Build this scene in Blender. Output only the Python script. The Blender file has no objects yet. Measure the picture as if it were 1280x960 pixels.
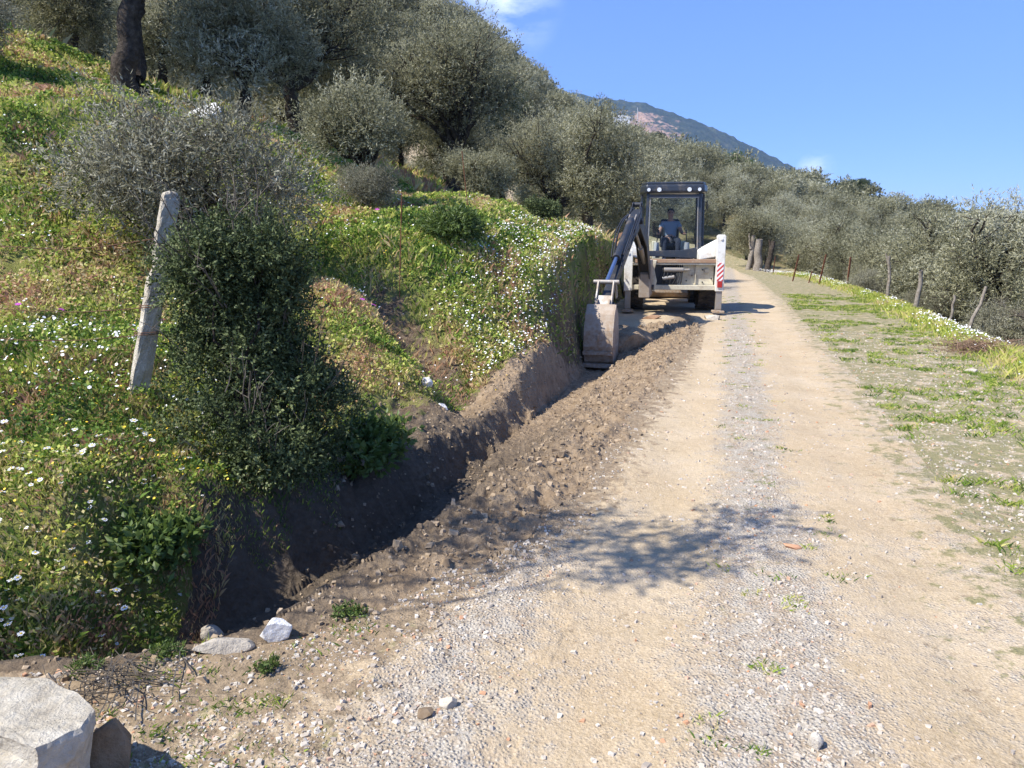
import bpy, math, random
import numpy as np
from mathutils import Vector, Matrix, Euler
R = math.radians
scene = bpy.context.scene
col = scene.collection

# ------------------------------------------------------------------ camera, light, exposure
cam_d = bpy.data.cameras.new('camera'); cam = bpy.data.objects.new('camera', cam_d); col.objects.link(cam)
cam.location = (0, 0, 1.6); cam.rotation_euler = (R(90 - 10.6), 0, 0)
cam_d.sensor_width = 36; cam_d.lens = 26.44; cam_d.clip_start = .05; cam_d.clip_end = 20000
scene.camera = cam
SUN_EL = 51.0
SH = (0.903, 0.43)                      # horizontal direction the shadows fall
wd = bpy.data.worlds.new('World'); scene.world = wd; wd.use_nodes = True
nt = wd.node_tree; nt.nodes.clear()
wo = nt.nodes.new('ShaderNodeOutputWorld'); bg = nt.nodes.new('ShaderNodeBackground')
sky = nt.nodes.new('ShaderNodeTexSky'); sky.sky_type = 'NISHITA'; sky.sun_disc = False
sky.sun_elevation = R(SUN_EL); sky.sun_rotation = math.atan2(-SH[0], -SH[1])
sky.altitude = 300; sky.air_density = 1.0; sky.dust_density = 0.35; sky.ozone_density = 3.0
bg.inputs['Strength'].default_value = 0.134
# small thin clouds, by direction in the sky
tc = nt.nodes.new('ShaderNodeTexCoord')
def wnode(t, **k):
    n = nt.nodes.new(t)
    for a, b in k.items(): setattr(n, a, b)
    return n
cn = wnode('ShaderNodeTexNoise'); cn.inputs['Scale'].default_value = 9; cn.inputs['Detail'].default_value = 8; cn.inputs['Roughness'].default_value = .62
cmap = wnode('ShaderNodeMapping'); cmap.inputs['Scale'].default_value = (1, 1, 2.6)
nt.links.new(tc.outputs['Generated'], cmap.inputs['Vector']); nt.links.new(cmap.outputs[0], cn.inputs['Vector'])
def cloud_spot(direction, rad):
    v = Vector(direction).normalized()
    sub = wnode('ShaderNodeVectorMath', operation='DISTANCE'); sub.inputs[1].default_value = v
    nt.links.new(tc.outputs['Generated'], sub.inputs[0])
    mr = wnode('ShaderNodeMapRange'); mr.inputs['From Min'].default_value = 0; mr.inputs['From Max'].default_value = rad
    mr.inputs['To Min'].default_value = 1; mr.inputs['To Max'].default_value = 0
    nt.links.new(sub.outputs['Value'], mr.inputs['Value']); return mr.outputs[0]
s1 = cloud_spot((-.03, 1.08, .33), .095); s2 = cloud_spot((.405, 1.035, .095), .025)
add = wnode('ShaderNodeMath', operation='MAXIMUM'); nt.links.new(s1, add.inputs[0]); nt.links.new(s2, add.inputs[1])
mul = wnode('ShaderNodeMath', operation='MULTIPLY'); nt.links.new(add.outputs[0], mul.inputs[0])
cr = wnode('ShaderNodeMapRange'); cr.inputs['From Min'].default_value = .42; cr.inputs['From Max'].default_value = .68
nt.links.new(cn.outputs['Fac'], cr.inputs['Value']); nt.links.new(cr.outputs[0], mul.inputs[1])
mx = wnode('ShaderNodeMix', data_type='RGBA'); mx.inputs['B'].default_value = (8.0, 8.6, 9.4, 1)
tint = wnode('ShaderNodeMix', data_type='RGBA', blend_type='MULTIPLY'); tint.inputs['Factor'].default_value = 1
tint.inputs['B'].default_value = (.62, .78, 1.08, 1)
sepz = wnode('ShaderNodeSeparateXYZ'); nt.links.new(tc.outputs['Generated'], sepz.inputs[0])
hz_ = wnode('ShaderNodeMapRange'); hz_.inputs['From Min'].default_value = 0; hz_.inputs['From Max'].default_value = .45; nt.links.new(sepz.outputs[2], hz_.inputs['Value'])
hm_ = wnode('ShaderNodeMix', data_type='RGBA'); hm_.inputs['A'].default_value = (.76, .77, 1.02, 1); hm_.inputs['B'].default_value = (.95, .95, 1, 1); nt.links.new(hz_.outputs[0], hm_.inputs['Factor'])
h2_ = wnode('ShaderNodeMix', data_type='RGBA', blend_type='MULTIPLY'); h2_.inputs['Factor'].default_value = 1
nt.links.new(sky.outputs[0], h2_.inputs['A']); nt.links.new(hm_.outputs['Result'], h2_.inputs['B']); nt.links.new(h2_.outputs['Result'], tint.inputs['A'])
nt.links.new(tint.outputs['Result'], mx.inputs['A']); nt.links.new(mul.outputs[0], mx.inputs['Factor'])
nt.links.new(mx.outputs['Result'], bg.inputs['Color']); nt.links.new(bg.outputs[0], wo.inputs['Surface'])
sd = bpy.data.lights.new('sun', 'SUN'); sd.energy = 4.7; sd.angle = R(.55); sd.color = (1, .965, .91)
sun = bpy.data.objects.new('sun', sd); col.objects.link(sun)
e = R(SUN_EL)
to_sun = Vector((-SH[0] * math.cos(e), -SH[1] * math.cos(e), math.sin(e)))
sun.rotation_euler = to_sun.to_track_quat('Z', 'Y').to_euler(); sun.location = (-20, -10, 30)
scene.view_settings.view_transform = 'Standard'; scene.view_settings.look = 'None'
scene.view_settings.gamma = 1; scene.view_settings.exposure = 0.78
scene.render.engine = 'CYCLES'
scene.cycles.max_bounces = 8; scene.cycles.diffuse_bounces = 5; scene.cycles.glossy_bounces = 2
scene.cycles.transmission_bounces = 3; scene.cycles.transparent_max_bounces = 6; scene.cycles.volume_bounces = 0
scene.cycles.sample_clamp_indirect = 4

# ------------------------------------------------------------------ generic helpers
def tag(o, label=None, cat=None, group=None, kind=None):
    if label: o['label'] = label
    if cat: o['category'] = cat
    if group: o['group'] = group
    if kind: o['kind'] = kind
    return o
def empty(name, loc=(0, 0, 0), rz=0.0):
    o = bpy.data.objects.new(name, None); col.objects.link(o); o.location = loc; o.rotation_euler = (0, 0, rz)
    o.empty_display_size = .1
    return o
def mesh_np(name, verts, faces, mat=None, parent=None, smooth=False, attrs=None, mats=None, midx=None):
    """verts (N,3), faces (M,k) all of one size -> ONE mesh object"""
    verts = np.ascontiguousarray(verts, dtype=np.float32); faces = np.ascontiguousarray(faces, dtype=np.int32)
    me = bpy.data.meshes.new(name); k = faces.shape[1]; m = len(faces)
    me.vertices.add(len(verts)); me.vertices.foreach_set('co', verts.ravel())
    me.loops.add(m * k); me.loops.foreach_set('vertex_index', faces.ravel())
    me.polygons.add(m); me.polygons.foreach_set('loop_start', np.arange(0, m * k, k, dtype=np.int32))
    try: me.polygons.foreach_set('loop_total', np.full(m, k, dtype=np.int32))
    except Exception: pass
    for mm in (mats or ([mat] if mat else [])): me.materials.append(mm)
    if midx is not None: me.polygons.foreach_set('material_index', np.ascontiguousarray(midx, dtype=np.int32))
    me.update(calc_edges=True)
    me.polygons.foreach_set('use_smooth', np.full(m, bool(smooth)))
    for an, av in (attrs or {}).items():
        a = me.attributes.new(an, 'FLOAT', 'POINT'); a.data.foreach_set('value', np.ascontiguousarray(av, dtype=np.float32))
    o = bpy.data.objects.new(name, me); col.objects.link(o)
    if parent: o.parent = parent
    return o
def hsh(ix, iy, seed):
    h = (ix.astype(np.int64) * 374761393 + iy.astype(np.int64) * 668265263 + seed * 974634777) & 0xffffffff
    h = ((h ^ (h >> 13)) * 1274126177) & 0xffffffff
    h = h ^ (h >> 16)
    return (h & 0xffffff) / float(0xffffff)
def vn(x, y, seed=0):
    fx = np.floor(x); fy = np.floor(y); tx = x - fx; ty = y - fy
    tx = tx * tx * (3 - 2 * tx); ty = ty * ty * (3 - 2 * ty)
    a = hsh(fx, fy, seed); b = hsh(fx + 1, fy, seed); c = hsh(fx, fy + 1, seed); d = hsh(fx + 1, fy + 1, seed)
    return (a + (b - a) * tx) * (1 - ty) + (c + (d - c) * tx) * ty
def fbm(x, y, seed=0, oct=4, gain=.5):
    s = 0; a = 1; t = 0
    for i in range(oct):
        s = s + a * vn(x * 2 ** i + i * 17.3, y * 2 ** i - i * 9.1, seed + i); t += a; a *= gain
    return s / t - .5
def sstep(a, b, x):
    t = np.clip((x - a) / (b - a), 0, 1); return t * t * (3 - 2 * t)
def pdist(x, y, poly):
    best = np.full(x.shape, 1e9)
    for (x0, y0), (x1, y1) in zip(poly[:-1], poly[1:]):
        dx, dy = x1 - x0, y1 - y0; L = dx * dx + dy * dy
        t = np.clip(((x - x0) * dx + (y - y0) * dy) / L, 0, 1)
        best = np.minimum(best, (x - x0 - t * dx) ** 2 + (y - y0 - t * dy) ** 2)
    return np.sqrt(best)
def inside(x, y, poly):
    r = np.zeros(x.shape, bool)
    n = len(poly)
    for i in range(n):
        x0, y0 = poly[i]; x1, y1 = poly[(i + 1) % n]
        if y0 == y1: continue
        c = ((y0 > y) != (y1 > y)) & (x < (x1 - x0) * (y - y0) / (y1 - y0) + x0)
        r ^= c
    return r

# ------------------------------------------------------------------ the lie of the land (metres; camera stands at the origin)
F = [(-40, 2.9), (-4, 3.0), (-2.6, 3.06), (-1.98, 3.14), (-1.52, 3.85), (-1.08, 4.62), (-.29, 6.5), (.63, 9.6), (1.18, 11.7), (1.6, 14), (2.05, 16.5), (2.7, 20), (4.0, 25), (6.6, 34), (8.6, 42), (7.5, 49), (-3, 56), (-20, 62), (-60, 75)]   # foot of the bank
E_ = [(-40, 2.3), (-4, 2.5), (-1.98, 2.66), (-1.58, 2.70), (-1.04, 2.93), (-.86, 3.3), (-.25, 4.6), (.25, 6.1), (1.0, 9.1), (1.55, 11.2), (1.9, 13), (2.1, 14)]                 # road side of the trench
G = [(-40, 2.2), (-4, 2.42), (-1.98, 2.60), (-1.5, 2.64), (-.95, 2.82), (-.55, 3.1), (.22, 4.2), (.52, 4.97), (1.26, 7.3), (2.05, 9.7), (2.84, 12), (3.4, 14), (3.7, 16), (3.9, 17.5), (3.0, 19), (4.0, 25), (6.6, 34), (8.6, 42)]  # right edge of the dug clay
RE = [(2.0, -5), (1.35, 0), (2.0, 2), (2.95, 5), (4.6, 10.4), (7.6, 21), (10.0, 30), (12.0, 38), (13.4, 46), (12, 53), (0, 61), (-20, 67), (-60, 80)]          # right edge of the gravel
FE = [(2.6, -5), (3.9, 0), (4.6, 3), (5.2, 5), (6.35, 8.4), (7.3, 11.2), (10.7, 21.7), (14.3, 36), (16.6, 45), (14.5, 55), (0, 65), (-20, 72), (-60, 84)]      # fence line
HILL = F + [(-600, 75), (-600, 3.0)]
def rightside(poly): return poly + [(900, poly[-1][1]), (900, poly[0][1])]
BEYOND = FE + [(-600, 84), (-600, 9000), (9000, 9000), (9000, -5)]
def el_far(az):
    return np.interp(az, [-60, -40, -30, -20, -12, -6, -2.3, 2, 7, 14.3, 18.2, 25.4, 33.6, 45, 70],
                     [.40, .36, .34, .32, .30, .28, .25, .182, .126, .086, .064, .030, .002, -.02, -.04])
def hill_h(x, y):
    """smooth ground without fine relief"""
    dF = pdist(x, y, F); ins = inside(x, y, HILL)
    sF = np.where(ins, dF, -dF)
    Hb = np.interp(y, [3, 4.5, 6, 8, 9, 10.5, 12, 15, 18, 25, 40, 60], [.16, .08, .10, .24, .52, 1.05, 1.45, 1.75, 1.75, 1.5, .9, .6])
    D = np.interp(y, [2.5, 3.5, 5, 7, 10, 12, 13, 14], [.42, .5, .45, .34, .36, .38, .2, 0])
    wob = fbm(x * 1.3, y * 1.3, 5, 3)
    wid = np.interp(y, [3, 5, 8, 11, 14], [.75, .45, .95, .5, .38]) * (1 + .8 * wob)
    lip = sstep(0, 1, sF / wid)
    two = sstep(4.6, 5.6, y) * (1 - sstep(9.5, 11, y))
    lip = lip * (1 - two) + two * (.55 * sstep(0, .26, sF + .1 * wob) + .45 * sstep(.25, 1.7, sF))
    near = np.clip(sF, 0, 4.0); far_ = np.clip(sF - 4.0, 0, 400)
    up = -D + (Hb + D) * lip + np.interp(y, [4, 7], [.36, .19]) * near + .40 * far_ - .0022 * np.clip(far_, 0, 70) ** 2
    # terraces on the slope
    ter = np.sin(sF * 1.25 + 2.2 * fbm(x * .35, y * .35, 11, 2) * 2 - .9)
    up += .19 * ter * sstep(.8, 2.5, sF) * (1 - sstep(25, 45, sF))
    # gully running down to the trench
    gx = pdist(x, y, [(-.1, 7.2), (-.75, 8.4), (-1.6, 9.4), (-3.4, 10.6)])
    up -= .42 * np.exp(-(gx / .45) ** 2) * sstep(.1, .8, sF)
    # road side of the foot
    dE = pdist(x, y, E_); insE = inside(x, y, [(-600, 2.3)] + E_ + [(1.75, 14.2)] + F[:10][::-1] + [(-600, 3.0)])
    insE = insE | (ins & (y < 14))
    dG = pdist(x, y, G); claymask = inside(x, y, E_ + G[:13][::-1])
    zE = np.interp(y, [2.5, 4.5, 6.5, 8, 11.7, 13, 14], [.0, .01, -.05, -.16, -.26, -.1, 0])
    u = dG / (dG + dE + 1e-6)
    clay = zE * u
    trench = -D + (zE + D) * (1 - sstep(0, np.interp(y, [3, 7, 12], [.34, .28, .22]), dE))
    z = np.where(claymask, clay, 0.0)
    z = np.where(insE & ~ins, trench, z)
    z = np.where(ins, up, z)
    z = np.where(ins & (y < 3.4) & (x > -6), np.minimum(z, 99), z)
    # beyond the fence the ground falls away
    dFe = pdist(x, y, FE); insB = inside(x, y, BEYOND)
    sB = np.where(insB, dFe, -dFe)
    z = z - np.where(sB > 0, .60 * np.clip(sB, 0, 3.5) + .24 * np.clip(sB - 3.5, 0, 18), 0)
    z = z + .06 * np.exp(-(sB / .35) ** 2) * (y < 60)
    # road climbs a little far on
    r = np.hypot(x, y); az = np.degrees(np.arctan2(x, y))
    zf = el_far(az) * np.minimum(r, 150) - .25 * np.clip(r - 150, 0, 160) + 2.2 * fbm(x * .03, y * .03, 21, 3) * sstep(50, 100, r)
    b = sstep(44, 82, r)
    z = z * (1 - b) + zf * b
    z = np.where(r > 400, np.maximum(z, -30), z)
    return z, sF, sB
def zone(x, y, sF, sB):
    ins = sF > 0
    jx = (fbm(x * 2.3, y * 2.3, 111, 3) * .42 + fbm(x * 11, y * 11, 112, 2) * .12) * sstep(2.6, 4, y)
    clay = inside(x + jx * (pdist(x, y, G) < .4), y, E_ + G[:13][::-1]) & ~ins
    tre = inside(x, y, [(-600, 2.3)] + E_ + [(1.75, 14.2)] + F[:10][::-1] + [(-600, 3.0)]) & ~ins
    rightofG = ~ins & ~tre
    road = rightofG & ~inside(x, y, RE + [(-600, 80), (-600, 9000), (9000, 9000), (9000, -5)])
    road = road & ~clay
    return clay, tre, road
def ridged(x, y, s, o=3): return 1 - 2 * np.abs(fbm(x, y, s, o))
def ground(x, y):
    z, sF, sB = hill_h(x, y)
    r = np.hypot(x, y)
    clay, tre, road = zone(x, y, sF, sB)
    nearf = 1 - sstep(14, 40, r)
    ch = (ridged(x * 4.6, y * 4.6, 31, 5) - .75) * .095 + fbm(x * 17, y * 17, 37, 4) * .065 + (fbm(x * 2.1, y * 2.1, 36, 2)) * .12
    edgeG = pdist(x, y, G)
    clump = sstep(0, .10, edgeG)
    cz = np.where(clay, (ch + .025) * clump * (.35 + .65 * sstep(2.9, 4.2, y)), 0)
    cz = np.where(tre, ch * .5, cz)
    bf = ((sF > 0) & (sF < 1.6)) * (1 - sstep(.7, 1.6, sF)) * (y < 20)
    cz = cz + bf * (fbm(x * 4, y * 4, 41, 4) * .22 + fbm(x * 16, y * 16, 42, 2) * .05)
    hz = np.where(sF > 0, fbm(x * 1.7, y * 1.7, 51, 4) * .34 + fbm(x * 6, y * 6, 52, 3) * .10, 0) * sstep(.2, 1.2, sF)
    vz = np.where((sF <= 0) & ~clay & ~tre, fbm(x * 2.2, y * 2.2, 61, 4) * .035 + fbm(x * 22, y * 22, 62, 3) * .008, 0)
    off = x - .28 * y
    rut = np.exp(-((off - 1.03) / .26) ** 2) + np.exp(-((off + .42 - .02 * y) / .3) ** 2)
    vz = vz - np.where(road, rut * .025, 0)
    vz = vz + np.where(road & (y < 5) & (off < -.6), fbm(x * 9, y * 9, 66, 3) * .03, 0)
    return z + (cz + hz + vz) * nearf + (1 - nearf) * fbm(x * .4, y * .4, 71, 3) * .5 * sstep(20, 60, np.abs(sF)), sF, sB
def gz(x, y):
    z, _, _ = ground(np.array([float(x)]), np.array([float(y)])); return float(z[0])

# ------------------------------------------------------------------ materials
def newmat(name):
    m = bpy.data.materials.new(name); m.use_nodes = True; n = m.node_tree; n.nodes.clear()
    out = n.nodes.new('ShaderNodeOutputMaterial'); b = n.nodes.new('ShaderNodeBsdfPrincipled')
    n.links.new(b.outputs[0], out.inputs['Surface']); return m, n, b, out
class NG:
    def __init__(s, n): s.n = n
    def add(s, t, **k):
        o = s.n.nodes.new(t)
        for a, b in k.items(): setattr(o, a, b)
        return o
    def l(s, a, b): s.n.links.new(a, b)
    def noise(s, scale, detail=4, rough=.6, vec=None, dist=0):
        o = s.add('ShaderNodeTexNoise'); o.inputs['Scale'].default_value = scale; o.inputs['Detail'].default_value = detail
        o.inputs['Roughness'].default_value = rough; o.inputs['Distortion'].default_value = dist
        if vec: s.l(vec, o.inputs['Vector'])
        return o.outputs['Fac']
    def vor(s, scale, vec=None, out='Distance', rnd=1):
        o = s.add('ShaderNodeTexVoronoi'); o.inputs['Scale'].default_value = scale
        if vec: s.l(vec, o.inputs['Vector'])
        return o.outputs[out]
    def ramp(s, fac, stops):
        o = s.add('ShaderNodeValToRGB'); e = o.color_ramp.elements
        while len(e) < len(stops): e.new(.5)
        for el, (p, c) in zip(e, stops): el.position = p; el.color = (*c, 1)
        s.l(fac, o.inputs['Fac']); return o.outputs['Color']
    def rng(s, fac, a, b, c=0, d=1):
        o = s.add('ShaderNodeMapRange'); s.l(fac, o.inputs['Value'])
        for nme, v in zip(('From Min', 'From Max', 'To Min', 'To Max'), (a, b, c, d)): o.inputs[nme].default_value = v
        return o.outputs[0]
    def mix(s, fac, a, b, mode='MIX'):
        o = s.add('ShaderNodeMix', data_type='RGBA', blend_type=mode)
        if isinstance(fac, (int, float)): o.inputs['Factor'].default_value = fac
        else: s.l(fac, o.inputs['Factor'])
        for k, v in (('A', a), ('B', b)):
            if isinstance(v, tuple): o.inputs[k].default_value = (*v, 1)
            else: s.l(v, o.inputs[k])
        return o.outputs['Result']
    def math(s, op, a, b=0.0):
        o = s.add('ShaderNodeMath', operation=op)
        for i, v in enumerate((a, b)):
            if isinstance(v, (int, float)): o.inputs[i].default_value = v
            else: s.l(v, o.inputs[i])
        return o.outputs[0]
    def attr(s, name):
        o = s.add('ShaderNodeAttribute'); o.attribute_name = name; return o.outputs['Fac']
    def pos(s): return s.add('ShaderNodeNewGeometry').outputs['Position']
    def obj(s): return s.add('ShaderNodeTexCoord').outputs['Object']
    def bump(s, h, bsdf, dist=.02, strength=1):
        o = s.add('ShaderNodeBump'); o.inputs['Distance'].default_value = dist; o.inputs['Strength'].default_value = strength
        s.l(h, o.inputs['Height']); s.l(o.outputs[0], bsdf.inputs['Normal'])

def mat_road():
    m, n, b, out = newmat('gravel_road'); g = NG(n); p = g.pos()
    tan = g.ramp(g.noise(1.6, 6, .65, p), [(.25, (.36, .27, .15)), (.5, (.48, .375, .235)), (.75, (.59, .48, .33))])
    tan = g.mix(g.rng(g.noise(.55, 5, .7, p), .42, .62, 0, .45), tan, (.40, .28, .15))
    tan = g.mix(g.rng(g.noise(45, 4, .7, p), .35, .7, 0, .55), tan, (.66, .53, .36))
    tan = g.mix(g.rng(g.noise(26, 3, .7, p), .60, .75, 0, .6), tan, (.25, .17, .10))
    stone = g.ramp(g.vor(70, p, 'Color'), [(0, (.27, .225, .17)), (.3, (.47, .41, .32)), (.6, (.38, .30, .215)), (.85, (.60, .545, .455)), (1, (.31, .28, .245))])
    dv = g.vor(70, p); stone = g.mix(g.rng(dv, .35, .62, 0, .75), stone, (.27, .20, .13))
    st2 = g.ramp(g.vor(160, p, 'Color'), [(0, (.25, .22, .18)), (.5, (.43, .38, .30)), (1, (.57, .525, .44))])
    stone = g.mix(g.rng(g.noise(9, 3, .6, p), .42, .58), stone, st2)
    tan = g.mix(g.rng(g.vor(95, p), 0.30, .6, 0, .24), tan, (.24, .17, .105))
    gv = g.attr('gravel'); gv2 = g.math('ADD', gv, g.rng(g.noise(3.2, 5, .7, p), .3, .7, -.45, .45))
    gv2 = g.math('ADD', gv2, g.rng(g.noise(28, 3, .7, p), .3, .7, -.3, .3))
    c = g.mix(g.rng(gv2, .25, .95, 0, .9), tan, stone)
    gr = g.math('ADD', g.attr('grass'), g.rng(g.noise(6, 5, .75, p), .35, .68, -.8, .35))
    c = g.mix(g.rng(gr, .25, .55, 0, .75), c, g.ramp(g.noise(60, 2, .6, p), [(.3, (.10, .115, .035)), (.7, (.24, .22, .09))]))
    c = g.mix(g.attr('wild'), c, g.mix(g.rng(g.noise(1.1, 5, .7, p), .35, .65), (.085, .095, .035), (.24, .19, .10)))
    soil = g.math('ADD', g.attr('soil'), g.rng(g.noise(9, 5, .75, p), .3, .7, -.55, .55))
    c = g.mix(g.rng(soil, .3, .6, 0, .9), c, g.ramp(g.noise(30, 4, .7, p), [(.3, (.14, .10, .06)), (.7, (.34, .25, .155))]))
    g.l(c, b.inputs['Base Color']); b.inputs['Roughness'].default_value = .92; b.inputs['Specular IOR Level'].default_value = .2
    hh = g.math('ADD', g.math('MULTIPLY', g.rng(dv, 0, .6, 1, 0), g.rng(gv2, .2, .7, .25, 1)), g.math('MULTIPLY', g.noise(110, 4, .7, p), .8))
    g.bump(hh, b, .009, 1); return m
def mat_verge():
    m, n, b, out = newmat('verge_ground'); g = NG(n); p = g.pos()
    c = g.ramp(g.noise(5, 7, .72, p), [(.25, (.20, .14, .085)), (.5, (.42, .33, .22)), (.75, (.55, .46, .34))])
    c = g.mix(g.rng(g.vor(60, p), .1, .5, .5, 0), c, (.62, .56, .46))
    gr = g.math('ADD', g.attr('grass'), g.rng(g.noise(3.6, 6, .72, p), .32, .68, -.8, .5))
    c = g.mix(g.rng(gr, .2, .6, 0, .85), c, g.ramp(g.noise(40, 3, .6, p), [(.3, (.055, .085, .018)), (.7, (.19, .20, .06))]))
    far = g.rng(g.noise(1.1, 5, .7, p), .35, .65)
    c = g.mix(g.attr('wild'), c, g.mix(far, (.075, .085, .03), (.21, .17, .085)))
    g.l(c, b.inputs['Base Color']); b.inputs['Roughness'].default_value = .95; b.inputs['Specular IOR Level'].default_value = .1
    g.bump(g.noise(70, 5, .75, p), b, .03, 1); return m
def mat_clay(dark=1.0, name='dug_clay'):
    m, n, b, out = newmat(name); g = NG(n); p = g.pos()
    c = g.ramp(g.noise(7, 7, .7, p), [(.25, (.16 * dark, .108 * dark, .062 * dark)), (.5, (.32 * dark, .228 * dark, .138 * dark)), (.78, (.47 * dark, .355 * dark, .23 * dark))])
    c = g.mix(g.rng(g.noise(75, 4, .7, p), .55, .75, 0, .5), c, (.36 * dark, .27 * dark, .19 * dark))
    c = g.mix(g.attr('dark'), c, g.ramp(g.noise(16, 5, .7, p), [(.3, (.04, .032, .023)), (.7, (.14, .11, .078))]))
    g.l(c, b.inputs['Base Color']); b.inputs['Roughness'].default_value = .85; b.inputs['Specular IOR Level'].default_value = .25
    g.bump(g.math('ADD', g.noise(38, 6, .72, p), g.math('MULTIPLY', g.vor(24, p), .7)), b, .035, 1); return m
def mat_hill():
    m, n, b, out = newmat('hillside_earth'); g = NG(n); p = g.pos()
    c = g.ramp(g.noise(2.2, 7, .7, p), [(.28, (.09, .115, .03)), (.42, (.16, .20, .045)), (.55, (.29, .29, .08)), (.72, (.40, .33, .16))])
    c = g.mix(g.rng(g.noise(30, 5, .75, p), .5, .75, 0, .6), c, (.13, .095, .05))
    soil = g.math('ADD', g.attr('soil'), g.rng(g.noise(5, 6, .75, p), .3, .7, -.5, .5))
    c = g.mix(g.rng(soil, .25, .6), c, g.ramp(g.noise(14, 6, .75, p), [(.28, (.075, .052, .034)), (.5, (.19, .135, .088)), (.75, (.36, .28, .195))]))
    g.l(c, b.inputs['Base Color']); b.inputs['Roughness'].default_value = .95; b.inputs['Specular IOR Level'].default_value = .1
    g.bump(g.noise(36, 6, .75, p), b, .05, 1); return m
def mat_leaf(name, stops, rough=.55, trans=.25, spec=.35, var=.12):
    m = bpy.data.materials.new(name); m.use_nodes = True; n = m.node_tree; n.nodes.clear(); g = NG(n)
    out = g.add('ShaderNodeOutputMaterial'); b = g.add('ShaderNodeBsdfPrincipled'); t = g.add('ShaderNodeBsdfTranslucent'); ms = g.add('ShaderNodeMixShader')
    oi = g.add('ShaderNodeObjectInfo')
    f = g.math('ADD', g.attr('tint'), g.rng(oi.outputs['Random'], 0, 1, -var, var))
    c = g.ramp(f, stops)
    g.l(c, b.inputs['Base Color']); g.l(c, t.inputs['Color']); b.inputs['Roughness'].default_value = rough; b.inputs['Specular IOR Level'].default_value = spec
    ms.inputs[0].default_value = trans
    g.l(b.outputs[0], ms.inputs[1]); g.l(t.outputs[0], ms.inputs[2]); g.l(ms.outputs[0], out.inputs['Surface']); return m
def mat_noise(name, stops, scale=8, rough=.8, bumpd=.01, bs=30, spec=.3, metal=0, coord='obj', detail=6):
    m, n, b, out = newmat(name); g = NG(n); p = g.obj() if coord == 'obj' else g.pos()
    g.l(g.ramp(g.noise(scale, detail, .68, p), stops), b.inputs['Base Color'])
    b.inputs['Roughness'].default_value = rough; b.inputs['Specular IOR Level'].default_value = spec; b.inputs['Metallic'].default_value = metal
    if bumpd: g.bump(g.noise(bs, 6, .7, p), b, bumpd, 1)
    return m
M = {}
M['road'] = mat_road(); M['verge'] = M['road']; M['clay'] = mat_clay(); M['hill'] = mat_hill()
M['olive'] = mat_leaf('olive_leaf', [(0, (.10, .098, .048)), (.35, (.27, .26, .14)), (.65, (.44, .42, .26)), (1, (.58, .565, .42))], .5, .4, .4)
M['scrub'] = mat_leaf('scrub_leaf', [(0, (.11, .10, .062)), (.5, (.28, .265, .17)), (1, (.46, .445, .34))], .6, .3)
M['evergreen'] = mat_leaf('evergreen_leaf', [(0, (.035, .05, .018)), (.45, (.10, .13, .045)), (.8, (.21, .24, .10)), (1, (.36, .36, .18))], .6, .15, .2)
M['pine'] = mat_leaf('pine_leaf', [(0, (.03, .042, .015)), (.5, (.075, .10, .035)), (1, (.14, .165, .06))], .6, .12)
M['spring'] = mat_leaf('spring_leaf', [(0, (.05, .09, .02)), (.5, (.115, .17, .035)), (1, (.21, .26, .07))], .5, .35)
M['grass'] = mat_leaf('meadow_blade', [(0, (.06, .115, .022)), (.25, (.16, .26, .038)), (.45, (.36, .44, .075)), (.6, (.58, .57, .14)), (.76, (.60, .50, .25)), (.9, (.54, .38, .20)), (1, (.46, .25, .15))], .6, .35, .2, 0)
M['bark'] = mat_noise('olive_bark', [(.3, (.030, .024, .018)), (.55, (.085, .068, .052)), (.8, (.17, .145, .115))], 9, .95, .07, 16, .1)
M['twig'] = mat_noise('dry_twig', [(.3, (.09, .07, .05)), (.7, (.20, .17, .13))], 9, .9, 0)
M['stone'] = mat_noise('limestone', [(.25, (.26, .22, .165)), (.5, (.48, .42, .33)), (.75, (.68, .62, .52))], 5, .9, .02, 22, .2, coord='pos')
M['white_stone'] = mat_noise('white_stone', [(.25, (.60, .56, .48)), (.6, (.86, .83, .77))], 9, .85, .02, 26, .2, coord='pos')
M['concrete'] = mat_noise('old_concrete', [(.2, (.20, .165, .12)), (.42, (.48, .42, .32)), (.6, (.62, .56, .445)), (.8, (.72, .67, .55))], 11, .95, .022, 45, .15)

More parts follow.
